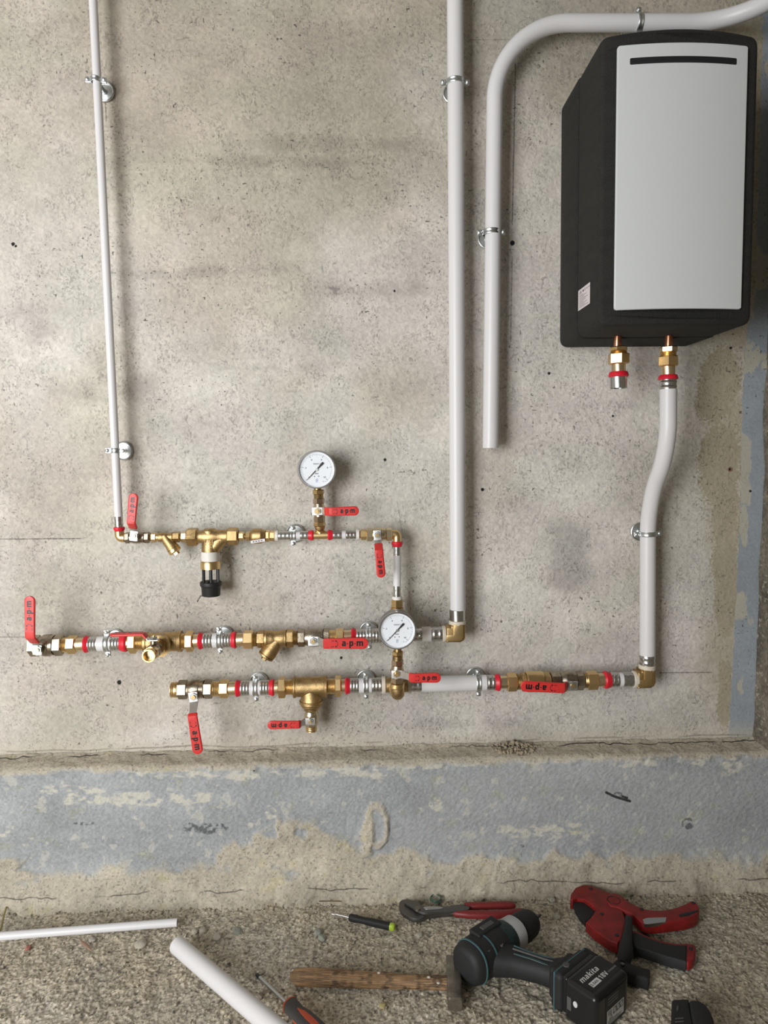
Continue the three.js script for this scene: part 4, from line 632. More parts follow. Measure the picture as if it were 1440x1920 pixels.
  ballValve('large ball valve after the large strainer, its red lever lying along the middle row', r, 558, 618, 16.5, [587, 1202.5], [690.5, 1206], { w: 20, f0: 0.24, f1: 0.2, rise: 0.018, nut: 7, bare: 0.9 });
  fitting('hex_nipple', 'short brass nipple between the large strainer and the ball valve after it', 'fitting', r, 554, [threads(r, 551, 558, 14, M.brassDark)]);
  fitting('press_fitting', 'large press fitting behind the red lever lying along the middle row', 'fitting', r, 650, [threads(r, 618, 629, 13.5), hexNut(r, 629, 645, 16, 0.1), tubeOf(r, 645, 659, 12), redRing(r, 659, 668, 16), sleeve(r, 668, 686, 13.6, 3)]);
  solo('water_pipe', 'short thick pipe stub in the clamp beside the lower gauge', 'pipe', r.lathe(drum(686, 698, 14, 0.2)), M.pipe);
  const d = new Run(744.5, 1135, 744, 1190, ZP);
  fitting('press_tee', 'brass tee with steel sleeves hidden mostly behind the lower gauge', 'fitting', r, 746, [sleeve(r, 698, 716, 13.6, 3), ringOf(r, 716, 721, 15.5), ['body', M.brassCast, [r.lathe(drum(721, 768, 13.6, 0.6)), d.lathe([[1139, 0], [1139, 11.5], [1142, 12.5], [1150, 12.5], [1152, 10.5], [1180, 11], [1180, 0]])]], ringOf(r, 768, 773, 15.5), ['sleeve', M.steel, r.lathe(ringed(773, 791, 12.6, 2, 0.8))]]);
  solo('water_pipe', 'short thick pipe stub between the lower gauge and the large elbow', 'pipe', r.lathe(drum(791, 808, 14.2, 0.3)), M.whiteRing);
  const v = new Run(857.5, 1142, 857.5, 1200, ZP);
  const elbowBody = (c, a, b, rad, plateXs) => sweep(bentPath([a, c, b], 0.013), rad, 40);
  const blockL = (pts, rad) => { const b = 0.0045, g = new THREE.ExtrudeGeometry(outline(pts.map(([x, y]) => { const q = W(x, y, ZP + rad * 0.5); return [q.x, q.y]; })), { depth: 2 * rad * 0.93 - 2 * b, bevelEnabled: true, bevelThickness: b, bevelSize: b, bevelOffset: -b, bevelSegments: 4 }); return crease(g.translate(0, 0, ZP - rad * 0.93 + b), 0.5); };
  const plateL = (px0, py0, px1, py1, t) => { const zz = ZP + t, p = (x, y) => { const q = W(x, y, zz); return [q.x, q.y]; }; const pts = [p(px0, py0 + (py1 - py0) * 0.62), p(px0 + (px1 - px0) * 0.40, py0 + (py1 - py0) * 0.62), p(px0 + (px1 - px0) * 0.40, py0), p(px1 - 3, py0), p(px1 - 3, py1 - 8), p(px1 - 5, py1 - 4), p(px1 - 9, py1 - 2), p(px0, py1 - 2)]; const g = new THREE.ExtrudeGeometry(outline(pts), { depth: 0.002, bevelEnabled: true, bevelThickness: 0.0006, bevelSize: 0.0006, bevelSegments: 2 }); return crease(g.translate(0, 0, zz - 0.002)); };
  fitting('press_elbow', 'large brass elbow at the foot of the thick straight riser pipe', 'fitting', r, 850, [['sleeve', M.steel, r.lathe(ringed(808, 829, 13.4, 2, 0.9))], ringOf(r, 829, 835.5, 15.4), ['elbow_body', M.brassCast, [blockL([[836, 1174], [844, 1174], [844, 1171], [872, 1171], [872, 1195], [869, 1200], [863, 1203.5], [836, 1203.5]], 14.6 * mpp(W(857, 1187, ZP)))], [['raised_panel', M.brass, plateL(838, 1172, 871, 1203, 0.0170)]]], ringOf(v, 1163, 1170.5, 16), ['sleeve', M.steel, v.lathe(drum(1142.5, 1163, 14.6, 0.6))]]);
}
// ------------------------------------------------------------------ bottom row
{
  const r = new Run(321, 1293.5, 1215, 1273, ZP);
  ballValve('large ball valve at the threaded end of the lowest row, red lever hanging down', r, 334, 399, 18, [362.5, 1307], [372, 1413.5], { w: 18.5, f0: 0.28, f1: 0.25, rise: 0.026, nut: 7.5, bare: 0.8 });
  fitting('pipe_nipple', 'brass male thread sticking out of the open end of the lowest row', 'fitting', r, 328, [['thread', M.brass, r.lathe([[321, 0], [321, 11], [321.5, 14.6], [323, 15], [324.5, 14.4], [326, 15], [327.5, 14.4], [329, 15], [331, 15], [334, 14.6], [334, 0]])]]);
  fitting('press_fitting', 'large press fitting next to the threaded end valve of the lowest row', 'fitting', r, 430, [threads(r, 399, 412, 14.5), hexNut(r, 412, 429, 17, 0.2), tubeOf(r, 429, 442.5, 13), redRing(r, 442.5, 452, 16.5), sleeve(r, 452, 469, 14, 3)]);
  solo('water_pipe', 'short thick pipe stub in the clamp before the tee with the small drain valve', 'pipe', r.lathe(drum(469, 489, 14.2, 0.2)), M.pipe);
  fitting('press_fitting', 'large press fitting screwed into the tee with the small drain valve', 'fitting', r, 515, [sleeve(r, 489, 505, 14, 3), redRing(r, 514.5, 505, 16.5), tubeOf(r, 514.5, 522, 13), hexNut(r, 522, 536, 20, 0.0), threads(r, 536, 550, 15, M.brass, 6)]);
  const b = new Run(583, 1285, 584, 1375, ZP);
  fitting('threaded_tee', 'big cast brass tee of the lowest row with a small drain valve hanging below', 'fitting', r, 582, [['body', M.brassCast, [r.lathe([[550, 0], [550, 20], [551, 21], [554, 21], [555, 19], [608, 19], [609, 21], [613, 21], [613, 0]]), b.lathe([[1290, 0], [1290, 17], [1305, 18.5], [1312, 20.5], [1313, 22], [1318, 22], [1320, 20.5], [1320, 0]])]]]);
  ballValve('small drain valve hanging under the big tee of the lowest row, red lever level', b, 1330, 1361, 13.2, [581.5, 1353], [502, 1359.5], { w: 15, mat: std({ color: lin(0.64, 0.55, 0.40), metalness: 1, roughness: 0.32 }), f0: 0.1, f1: 0.3, rise: 0.016, nut: 5.5, bare: 0.7 });
  fitting('hex_nipple', 'brass reducer between the big tee of the lowest row and its drain valve', 'fitting', b, 1325, [['cone', M.brassCast, b.lathe([[1320, 0], [1320, 19.5], [1323, 19], [1326, 15.5], [1330, 14.5], [1330, 0]])]]);
  fitting('pipe_nipple', 'small brass outlet thread under the drain valve of the lowest row', 'fitting', b, 1366, [['thread', M.brass, b.lathe([[1361, 0], [1361, 10.4], [1363, 10.8], [1364.5, 10.2], [1366, 10.8], [1367.5, 10.2], [1370, 10.6], [1370, 8.4], [1364, 8.4], [1364, 0]])]]);
  fitting('press_fitting', 'large press fitting between the drain valve tee and the clamp under the lower gauge', 'fitting', r, 640, [threads(r, 613, 628, 15, M.brass, 6), hexNut(r, 628, 640, 19.5, 0.1), tubeOf(r, 640, 647.5, 13), redRing(r, 647.5, 656.5, 16.5), sleeve(r, 656.5, 673, 14, 3)]);
  solo('water_pipe', 'short thick pipe stub in the clamp just before the gauge tee of the lowest row', 'pipe', r.lathe(drum(673, 697, 14.2, 0.2)), M.pipe);
  const tc = r.at(743.5), k = mpp(tc);
  fitting('press_tee', 'brass tee in the lowest row from which the lower gauge branches forward', 'fitting', r, 743, [sleeve(r, 697, 716, 14, 3), ringOf(r, 716, 723, 17), ['body', M.brassCast, [r.lathe(drum(723, 764, 14.5, 0.6)), cylZ(tc, 13 * k, ZP, ZP + 0.030, 32), cylZ(tc, 15.5 * k, ZP + 0.024, ZP + 0.032, 8, 8)]], ringOf(r, 764, 770.5, 17), sleeve(r, 770.5, 790, 14, 2)]);
  // forward elbow, small valve and gauge
  const ZG = ZP + 0.062, g = new Run(746, 1215, 743.5, 1310, ZG);
  {
    const T = thing('street_elbow', 'brass elbow turning up from the forward branch below the lower gauge', 'fitting', V(tc.x, tc.y, ZP + 0.032));
    const top = g.at(1281); part(T, 'elbow_body', sweep(bentPath([V(tc.x, tc.y, ZP + 0.032), V(tc.x, tc.y, ZG), V(top.x, top.y, ZG)], 0.012), 12.4 * k, 40), M.brassCast);
    part(T, 'collar', g.lathe([[1290, 0], [1290, 12.5], [1288, 14.2], [1281, 14.2], [1281, 0]]), M.brass);
  }
  ballValve('small ball valve under the lower gauge, red lever in front of the white pipe', g, 1237, 1281, 11.6, [743.7, 1264.5], [826.5, 1270.5], { w: 17.5, rise: 0.024, mat: std({ color: lin(0.62, 0.50, 0.36), metalness: 1, roughness: 0.3 }), nutMat: M.brassPale, bare: 0.75 });
  gauge('round pressure gauge standing in front of the two lower rows', [745, 1183], 35.8, ZG - 0.016, ZG + 0.022, g, [['thread', M.brassDark, g.lathe(threaded(1229, 1237, 9.8, 3))], ['hexagon', M.brass, g.hex(1221, 1229, 10.6, 0.2)], ['neck', M.brassDark, g.lathe(drum(1209, 1221, 7, 0.2))]]);
  solo('water_pipe', 'short horizontal thick white pipe right behind the lever of the lower gauge', 'pipe', r.lathe(drum(790, 911.5, 15.2, 0.3)), M.pipe);
  fitting('press_fitting', 'large press fitting between the horizontal white pipe and the check valve of the lowest row', 'fitting', r, 945, [['sleeve', M.steel, r.lathe(ringed(911.5, 927, 14.2, 2, 0.8))], redRing(r, 937, 927, 17), tubeOf(r, 937, 950.5, 12.5), hexNut(r, 950.5, 969, 17, 0.2), threads(r, 969, 977, 15, M.brassDark)]);
  fitting('check_valve', 'large brass check valve beside the last ball valve of the lowest row', 'valve', r, 1005, [['hexagon', M.brassCast, r.hex(977, 986, 17.5, 0.1)], ['body', M.brass, r.lathe([[986, 0], [986, 18], [988, 20], [1015, 20], [1018, 18.5], [1018, 0]])], ['hexagon', M.brassCast, r.hex(1018, 1031.2, 17.5, 0.2)]]);
  ballValve('last ball valve of the lowest row, its red lever covering the large check valve', r, 1032, 1094, 18, [1074, 1286], [976, 1286], { w: 19.5, f0: 0.3, f1: 0.24, rise: 0.018, nut: 8, bare: 0.3 });
  fitting('press_fitting', 'large press fitting between the last ball valve and the last elbow of the lowest row', 'fitting', r, 1120, [threads(r, 1094, 1100, 15, M.brassDark, 2), hexNut(r, 1100, 1120, 17.5, 0.1), tubeOf(r, 1120, 1132, 13), redRing(r, 1132, 1144, 17), sleeve(r, 1144, 1159, 14, 2)]);
  solo('water_pipe', 'short thick pipe stub just before the last elbow of the lowest row', 'pipe', r.lathe(drum(1159, 1166.5, 13.8, 0.2)), M.pipe);
  const v = new Run(1214, 1226, 1212, 1285, ZP);
  fitting('press_elbow', 'large brass elbow under the S-bent pipe at the end of the lowest row', 'fitting', r, 1205, [sleeve(r, 1166.5, 1186, 14, 2), ringOf(r, 1186, 1194, 16.5), ['elbow_body', M.brassCast, [(() => { const rad = 15 * mpp(W(1212, 1273, ZP)), b = 0.0045, gg = new THREE.ExtrudeGeometry(outline([[1194, 1259], [1200, 1258.5], [1200, 1255], [1228, 1255], [1228, 1279], [1225, 1285], [1219, 1289], [1194, 1290]].map(([x, y]) => { const q = W(x, y, ZP + rad * 0.5); return [q.x, q.y]; })), { depth: 2 * rad * 0.93 - 2 * b, bevelEnabled: true, bevelThickness: b, bevelSize: b, bevelOffset: -b, bevelSegments: 4 }); return crease(gg.translate(0, 0, ZP - rad * 0.93 + b), 0.5); })()], [['raised_panel', M.brass, (() => { const zz = ZP + 0.0168, p = (x, y) => { const q = W(x, y, zz); return [q.x, q.y]; }; const gg = new THREE.ExtrudeGeometry(outline([p(1197, 1276), p(1209, 1274.5), p(1209, 1258), p(1223, 1258), p(1223, 1280), p(1221, 1284), p(1217, 1286.5), p(1197, 1287.5)]), { depth: 0.002, bevelEnabled: true, bevelThickness: 0.0006, bevelSize: 0.0006, bevelSegments: 2 }); return crease(gg.translate(0, 0, zz - 0.002)); })()]]], ringOf(v, 1246, 1255, 16.5), ['sleeve', M.steel, v.lathe(ringed(1228, 1246, 14.6, 2, 1))]]);
}
// ------------------------------------------------------------------ pipe clamps
clamp('clamp near the top of the thin riser pipe', 180, 150, R16, -0.03);
clamp('clamp low on the thin riser pipe above its red-ringed elbow', 217, 845, R16, -0.03);
clamp('clamp near the top of the thick straight riser pipe', 853.5, 155, R32, 0);
clamp('clamp above the cut end of the pipe that bends behind the unit', 921, 436, R32, 0.02);
clamp('clamp on the horizontal stretch of pipe above the black unit', 1197, 43, R32, Math.PI / 2);
clamp('clamp below the S bend of the pipe from the black unit', 1214.5, 1001, R32, 0.03);
clamp('clamp on the upper valve row beside the small tee of the gauge', 550, 1004.5, R16, Math.PI / 2);
clamp('clamp between the two press fittings near the open end of the middle row', 201.5, 1206.5, 0.0155, Math.PI / 2 + 0.03);
clamp('clamp between the forward-facing drain tap and the large strainer', 412, 1200.5, 0.0155, Math.PI / 2 + 0.03);
clamp('clamp on the middle row touching the side of the lower gauge', 692, 1192, 0.0155, Math.PI / 2 + 0.03);
clamp('clamp on the lowest row before the tee with the small drain valve', 479.5, 1290, 0.0155, Math.PI / 2 + 0.02);
clamp('clamp on the lowest row just below the lower gauge', 686, 1285, 0.0155, Math.PI / 2 + 0.02);
clamp('clamp at the end of the horizontal thick white pipe of the lowest row', 896.5, 1280, R32, Math.PI / 2 + 0.02);
// ------------------------------------------------------------------ tools and leftovers on the floor
const UP = V(0, 1, 0);
const onFloor = (px, py, h = 0) => G(px, py, h);
const woodMap = dataTexture(256, 1024, (i, j) => { const s = fbm(i / 5, j / 120, 4, 500), f = noise(i / 2.2, j / 60, 510), d = fbm(i / 40, j / 50, 3, 520), k = 0.8 + 0.5 * (s - 0.5) - 0.35 * smooth(0.62, 0.8, f) - 0.3 * smooth(0.5, 0.8, d); return [186 * k, 148 * k, 106 * k]; }, true);
woodMap.repeat.set(1 / 0.05, 1 / 0.25);
const TM = {
  wood: std({ map: woodMap, roughness: 0.72, bumpMap: woodMap, bumpScale: 0.0008 }),
  oldSteel: std({ color: lin(0.46, 0.44, 0.41), map: castTone, metalness: 0.9, roughness: 0.42, bumpMap: grainTex, bumpScale: 0.0003 }),
  darkSteel: std({ color: lin(0.16, 0.155, 0.15), metalness: 0.9, roughness: 0.42 }),
  blade: std({ color: lin(0.5, 0.5, 0.5), metalness: 1, roughness: 0.28 }),
  redPlastic: std({ color: lin(0.36, 0.016, 0.016), map: castTone, roughness: 0.5, bumpMap: grainTex, bumpScale: 0.0003 }),
  redDip: std({ color: lin(0.19, 0.018, 0.018), roughness: 0.45 }),
  orange: std({ color: lin(0.60, 0.085, 0.03), roughness: 0.5 }),
  greyRubber: std({ color: lin(0.075, 0.072, 0.068), roughness: 0.75 }),
  blackRubber: std({ color: lin(0.011, 0.0115, 0.012), roughness: 0.66, bumpMap: grainTex, bumpScale: 0.0003 }),
  teal: std({ color: lin(0.016, 0.055, 0.062), map: castTone, roughness: 0.5 }),
  tealLine: std({ color: lin(0.045, 0.105, 0.115), roughness: 0.55 }),
  collar: std({ color: lin(0.42, 0.425, 0.42), metalness: 0.3, roughness: 0.4 }),
  lime: std({ color: lin(0.42, 0.58, 0.05), roughness: 0.4 }),
};
// hammer
{
  const r0 = 0.0142, a = onFloor(553, 1832, r0), b = onFloor(838, 1843, r0 - 0.002), d = b.clone().sub(a), L = d.length(); d.normalize();
  const T = thing('hammer', 'worn steel hammer with a stained wooden handle lying on the floor', 'hammer', a.clone().setY(0)), q = (t, w, h) => ({ p: a.clone().addScaledVector(d, t * L).setY(h + 0.001), a: w, b: h, e: 2.2 });
  const grainUV = (g) => { const p = g.attributes.position, n = V(0, 1, 0).cross(d).normalize(), uv = g.attributes.uv; for (let i = 0; i < p.count; i++) { const v = V(p.getX(i), p.getY(i), p.getZ(i)).sub(a); uv.setXY(i, v.dot(n) * 0.9 + v.y, v.dot(d)); } return g; };
  part(T, 'handle', grainUV(loft([q(0, 0.0135, 0.011), q(0.006, 0.0150, 0.0130), q(0.10, 0.0152, 0.0140), q(0.3, 0.0142, 0.0132), q(0.55, 0.0126, 0.0120), q(0.8, 0.0112, 0.0112), q(1.0, 0.0108, 0.0110)], UP, 24)), TM.wood);
  const s = d.clone().cross(UP).normalize();                    // towards the viewer
  const c = b.clone().addScaledVector(d, 0.0125).setY(0), hq = (t, w, h) => ({ p: c.clone().addScaledVector(s, t).setY(0.0125), a: w, b: h, e: 6 });
  part(T, 'head', loft([hq(-0.066, 0.0125, 0.0025), hq(-0.064, 0.0128, 0.0032), hq(-0.024, 0.0128, 0.0112), hq(-0.018, 0.0130, 0.0122), hq(0.018, 0.0130, 0.0122), hq(0.022, 0.0122, 0.0114), hq(0.034, 0.0122, 0.0114), hq(0.037, 0.0128, 0.0120), hq(0.048, 0.0128, 0.0120), hq(0.0505, 0.0112, 0.0104)], UP, 24, 0.4), TM.oldSteel);
  for (const [px, py] of [[710.5, 1824], [804, 1832], [822, 1843]]) part(T, 'plaster_speck', crease(new THREE.IcosahedronGeometry(0.0026, 1).scale(1.2, 0.5, 1).translate(...G(px, py, 0.0255).toArray())), std({ color: lin(0.6, 0.56, 0.48), roughness: 0.9 }));
}
// screwdriver with a grey and orange-red handle
{
  const a = onFloor(482, 1828, 0.004), b = onFloor(543, 1886, 0.0125), d = b.clone().sub(a).normalize();
  const T = thing('screwdriver', 'screwdriver with a grey and orange-red handle lying beside the thick loose pipe', 'screwdriver', a.clone().setY(0)), q = (t, r) => ({ p: a.clone().addScaledVector(d, t), a: r, b: r });
  const L = b.distanceTo(a);
  part(T, 'shaft', loft([q(0, 0.0022), q(0.002, 0.0030), q(0.008, 0.0034), q(L, 0.0034)], UP, 16), TM.blade);
  part(T, 'tip', loft([q(-0.004, 0.0012), q(0, 0.0034), q(0.009, 0.0037), q(0.010, 0.0036)], UP, 12), M.needle);
  const hp = (t, r) => ({ p: b.clone().addScaledVector(d, t).setY(Math.max(b.y + t * d.y, 0.0145)), a: r, b: r * 0.96, e: 2.3 });
  const handle = part(T, 'handle', loft([hp(0.0, 0.0118), hp(0.002, 0.0130), hp(0.014, 0.0126), hp(0.026, 0.0122), hp(0.045, 0.0150), hp(0.085, 0.0156), hp(0.105, 0.0140), hp(0.112, 0.009)], UP, 28), TM.greyRubber);
  part(T, 'collar_ring', loft([hp(-0.0012, 0.0112), hp(-0.0006, 0.0132), hp(0.0018, 0.0134), hp(0.0022, 0.0120)], UP, 28), TM.orange, handle);
  const sd = d.clone().cross(UP).normalize();
  const inl = (off, t0, t1) => loft([0, 0.2, 0.4, 0.6, 0.8, 1].map((t) => { const u = lerp(t0, t1, t), r = u < 0.045 ? lerp(0.0122, 0.0150, (u - 0.026) / 0.019) : lerp(0.0150, 0.0157, Math.min(1, (u - 0.045) / 0.04)); const o = V(0, Math.cos(off), 0).addScaledVector(sd, Math.sin(off)); return { p: b.clone().addScaledVector(d, u).setY(Math.max(b.y + u * d.y, 0.0145)).addScaledVector(o, r * 0.93), a: 0.0052 * Math.sqrt(Math.max(0.02, 1 - (2 * t - 1) ** 2)), b: 0.0016, up: o }; }), UP, 14);
  part(T, 'inlay', inl(0.15, 0.028, 0.105), TM.orange, handle); part(T, 'inlay', inl(1.75, 0.028, 0.105), TM.orange, handle); part(T, 'inlay', inl(-1.4, 0.028, 0.105), TM.orange, handle);
}
// small screwdriver with a black handle
{
  const a = onFloor(621, 1712, 0.0095), b = onFloor(655, 1720, 0.0095), c = onFloor(740, 1739, 0.0085), d = c.clone().sub(b), L = d.length(); d.normalize();
  const T = thing('screwdriver', 'small black screwdriver with a lime green end cap lying by the foot of the wall', 'screwdriver', a.clone().setY(0)), q = (t, r) => ({ p: b.clone().addScaledVector(d, t * L), a: r, b: r, e: 2.5 });
  part(T, 'shaft', loft([{ p: a, a: 0.0028, b: 0.0007 }, { p: a.clone().lerp(b, 0.16), a: 0.0026, b: 0.0012 }, { p: a.clone().lerp(b, 0.26), a: 0.0019, b: 0.0019 }, { p: b, a: 0.0019, b: 0.0019 }], UP, 14), TM.blade);
  part(T, 'handle', loft([q(0, 0.0052), q(0.02, 0.0066), q(0.14, 0.0068), q(0.22, 0.0060), q(0.34, 0.0060), q(0.44, 0.0068), q(0.86, 0.0070), q(0.90, 0.0068)], UP, 20), TM.blackRubber);
  part(T, 'end_cap', loft([q(0.90, 0.0067), q(0.97, 0.0069), q(1.0, 0.0050)], UP, 20), TM.lime, T, 'lime green end cap');
}
// water pump pliers
{
  const T = thing('pliers', 'water pump pliers with dark jaws and two red dipped handles near the wall', 'pliers', onFloor(800, 1706, 0));
  const head = part(T, 'jaw', levelPlate([[748, 1694], [753, 1687], [762, 1686], [765, 1690], [768, 1698], [776, 1702], [786, 1704], [800, 1703], [830, 1702], [850, 1702], [864, 1699], [868, 1704], [852, 1711], [826, 1713], [800, 1717], [790, 1722], [775, 1722], [762, 1716], [752, 1708]], 0.002, 0.011, 0.002), TM.darkSteel);
  part(T, 'jaw', levelPlate([[758, 1690], [770, 1688], [782, 1690], [790, 1696], [806, 1699], [836, 1699], [858, 1698], [880, 1700], [878, 1705], [850, 1708], [815, 1710], [798, 1712], [784, 1708], [772, 1700]], 0.0112, 0.017, 0.0015), TM.darkSteel);
  part(T, 'slot_plate', levelPlate([[794, 1701.5], [800, 1699.5], [826, 1700], [831, 1702], [826, 1704], [798, 1704.5]], 0.0165, 0.0178, 0.0004), TM.blade);
  part(T, 'pivot', crease(new THREE.CylinderGeometry(0.0055, 0.006, 0.004, 20).translate(...G(783, 1704, 0.018).toArray())), TM.oldSteel);
  const arm = (pts, r) => loft(pts.map(([x, y, s, h]) => ({ p: onFloor(x, y, h ?? 0.0095), a: r * s, b: r * s * 0.82, e: 2.6 })), UP, 18);
  part(T, 'arm', [arm([[846, 1703, 0.9], [862, 1701, 0.8], [876, 1699.5, 0.75]], 0.0062)], TM.darkSteel); part(T, 'arm', [arm([[838, 1709, 0.9], [850, 1711.5, 0.8], [860, 1713, 0.75]], 0.0062)], TM.darkSteel);
  part(T, 'handle', arm([[872, 1699.5, 0.85], [874, 1699.3, 1], [900, 1698.2, 1], [930, 1697.5, 1.0], [955, 1697.3, 1.0], [963, 1697.6, 0.85], [967, 1698, 0.4]], 0.0078), TM.redDip);
  part(T, 'handle', arm([[852, 1711, 0.85], [855, 1712, 1], [880, 1714.5, 1.05], [915, 1715.5, 1.05], [950, 1713.5, 1.05], [975, 1710.5, 1.0], [983, 1709.5, 0.8], [987, 1709, 0.4]], 0.0080), TM.redDip);
}
// pipe cutter
{
  const z = (l) => l.map(([x, y]) => [1040 + x / 3.6, 1640 + y / 3.6]);
  const T = thing('pipe_cutter', 'red plastic pipe cutter with spread handles lying open on the floor', 'pipe cutter', onFloor(1130, 1705, 0));
  part(T, 'body', levelPlate(z([[105, 165], [108, 130], [140, 85], [190, 66], [240, 70], [300, 92], [370, 118], [420, 170], [455, 230], [478, 300], [470, 370], [448, 440], [425, 462], [380, 448], [320, 412], [255, 362], [210, 316], [240, 290], [276, 240], [268, 218], [235, 190], [195, 162], [150, 158], [122, 168]]), 0.004, 0.026, 0.003, false), TM.redPlastic);
  part(T, 'blade', levelPlate(z([[118, 168], [150, 154], [195, 158], [240, 190], [276, 228], [276, 248], [240, 295], [206, 318], [165, 272], [138, 228]]), 0.006, 0.018, 0.002, false), TM.blackRubber, T, 'black inner jaw');
  part(T, 'handle', levelPlate(z([[352, 165], [365, 132], [395, 120], [430, 128], [470, 155], [540, 200], [610, 228], [700, 238], [790, 225], [870, 198], [925, 174], [955, 184], [974, 212], [970, 262], [930, 290], [870, 306], [800, 316], [720, 326], [640, 330], [590, 318], [530, 270], [470, 240], [420, 218], [370, 205]]), 0.006, 0.0285, 0.004), TM.redPlastic);
  part(T, 'pivot_ring', crease(new THREE.TorusGeometry(0.0125, 0.0008, 8, 32).rotateX(Math.PI / 2).translate(...G(1040 + 398 / 3.6, 1640 + 172 / 3.6, 0.0285).toArray())), TM.blackRubber);
  part(T, 'steel_insert', levelPlate(z([[594, 300], [625, 290], [755, 285], [750, 318], [640, 333], [605, 333]]), 0.022, 0.0295, 0.001, false), TM.blade);
  part(T, 'slot', levelPlate(z([[835, 268], [870, 258], [965, 238], [966, 248], [900, 275], [845, 285]]), 0.024, 0.0292, 0.0008, false), M.needle);
  const low = part(T, 'handle', levelPlate(z([[500, 380], [540, 372], [620, 408], [720, 442], [810, 460], [900, 462], [945, 470], [952, 500], [940, 570], [905, 592], [880, 584], [760, 548], [640, 510], [540, 480], [490, 450]]), 0.005, 0.022, 0.004), TM.redPlastic);
  part(T, 'handle_grip', levelPlate(z([[515, 390], [545, 384], [620, 420], [720, 455], [810, 472], [893, 474], [888, 586], [760, 552], [640, 514], [530, 478]]), 0.004, 0.0245, 0.003, false), TM.blackRubber, low, 'black grip');
  for (const [x, y] of [[245, 97], [318, 266], [420, 408], [935, 200], [588, 243], [918, 488]]) { const p = G(1040 + x / 3.6, 1640 + y / 3.6, 0.0262); part(T, 'screw', crease(new THREE.CylinderGeometry(0.0036, 0.0036, 0.006, 6).translate(p.x, x > 500 ? (y > 400 ? 0.0205 : 0.0265) : 0.0242, p.z)), M.needle); }
}
// T-shaped black tool between the cutter and the drill
{
  const T = thing('deburring_tool', 'black plastic T-shaped deburring tool lying between the pipe cutter and the cordless drill', 'hand tool', onFloor(1175, 1800, 0)), q = (x, y, h, a, b, e) => ({ p: onFloor(x, y, h), a, b, e });
  part(T, 'shaft', loft([q(1179, 1722, 0.034, 0.0065, 0.006, 3), q(1178, 1745, 0.032, 0.008, 0.007, 3), q(1175, 1768, 0.030, 0.0105, 0.009, 3), q(1174, 1776, 0.029, 0.0125, 0.011, 2.4), q(1173, 1788, 0.027, 0.0135, 0.012, 2.2), q(1170, 1800, 0.024, 0.0115, 0.011, 2.2), q(1168, 1808, 0.022, 0.008, 0.008, 2.2)], UP, 20), TM.blackRubber);
  part(T, 'cross_handle', loft([q(1150, 1816, 0.015, 0.010, 0.010, 3), q(1154, 1818, 0.015, 0.0138, 0.0130, 3), q(1170, 1822, 0.0155, 0.0142, 0.0138, 3), q(1190, 1829, 0.0155, 0.0138, 0.0135, 3), q(1214, 1837, 0.0155, 0.0136, 0.0132, 4), q(1217, 1838, 0.0155, 0.0120, 0.0118, 4)], UP, 24), TM.blackRubber);
  part(T, 'screw', crease(new THREE.CylinderGeometry(0.0032, 0.0032, 0.003, 14).translate(...G(1167, 1808, 0.031).toArray())), TM.darkSteel);
}
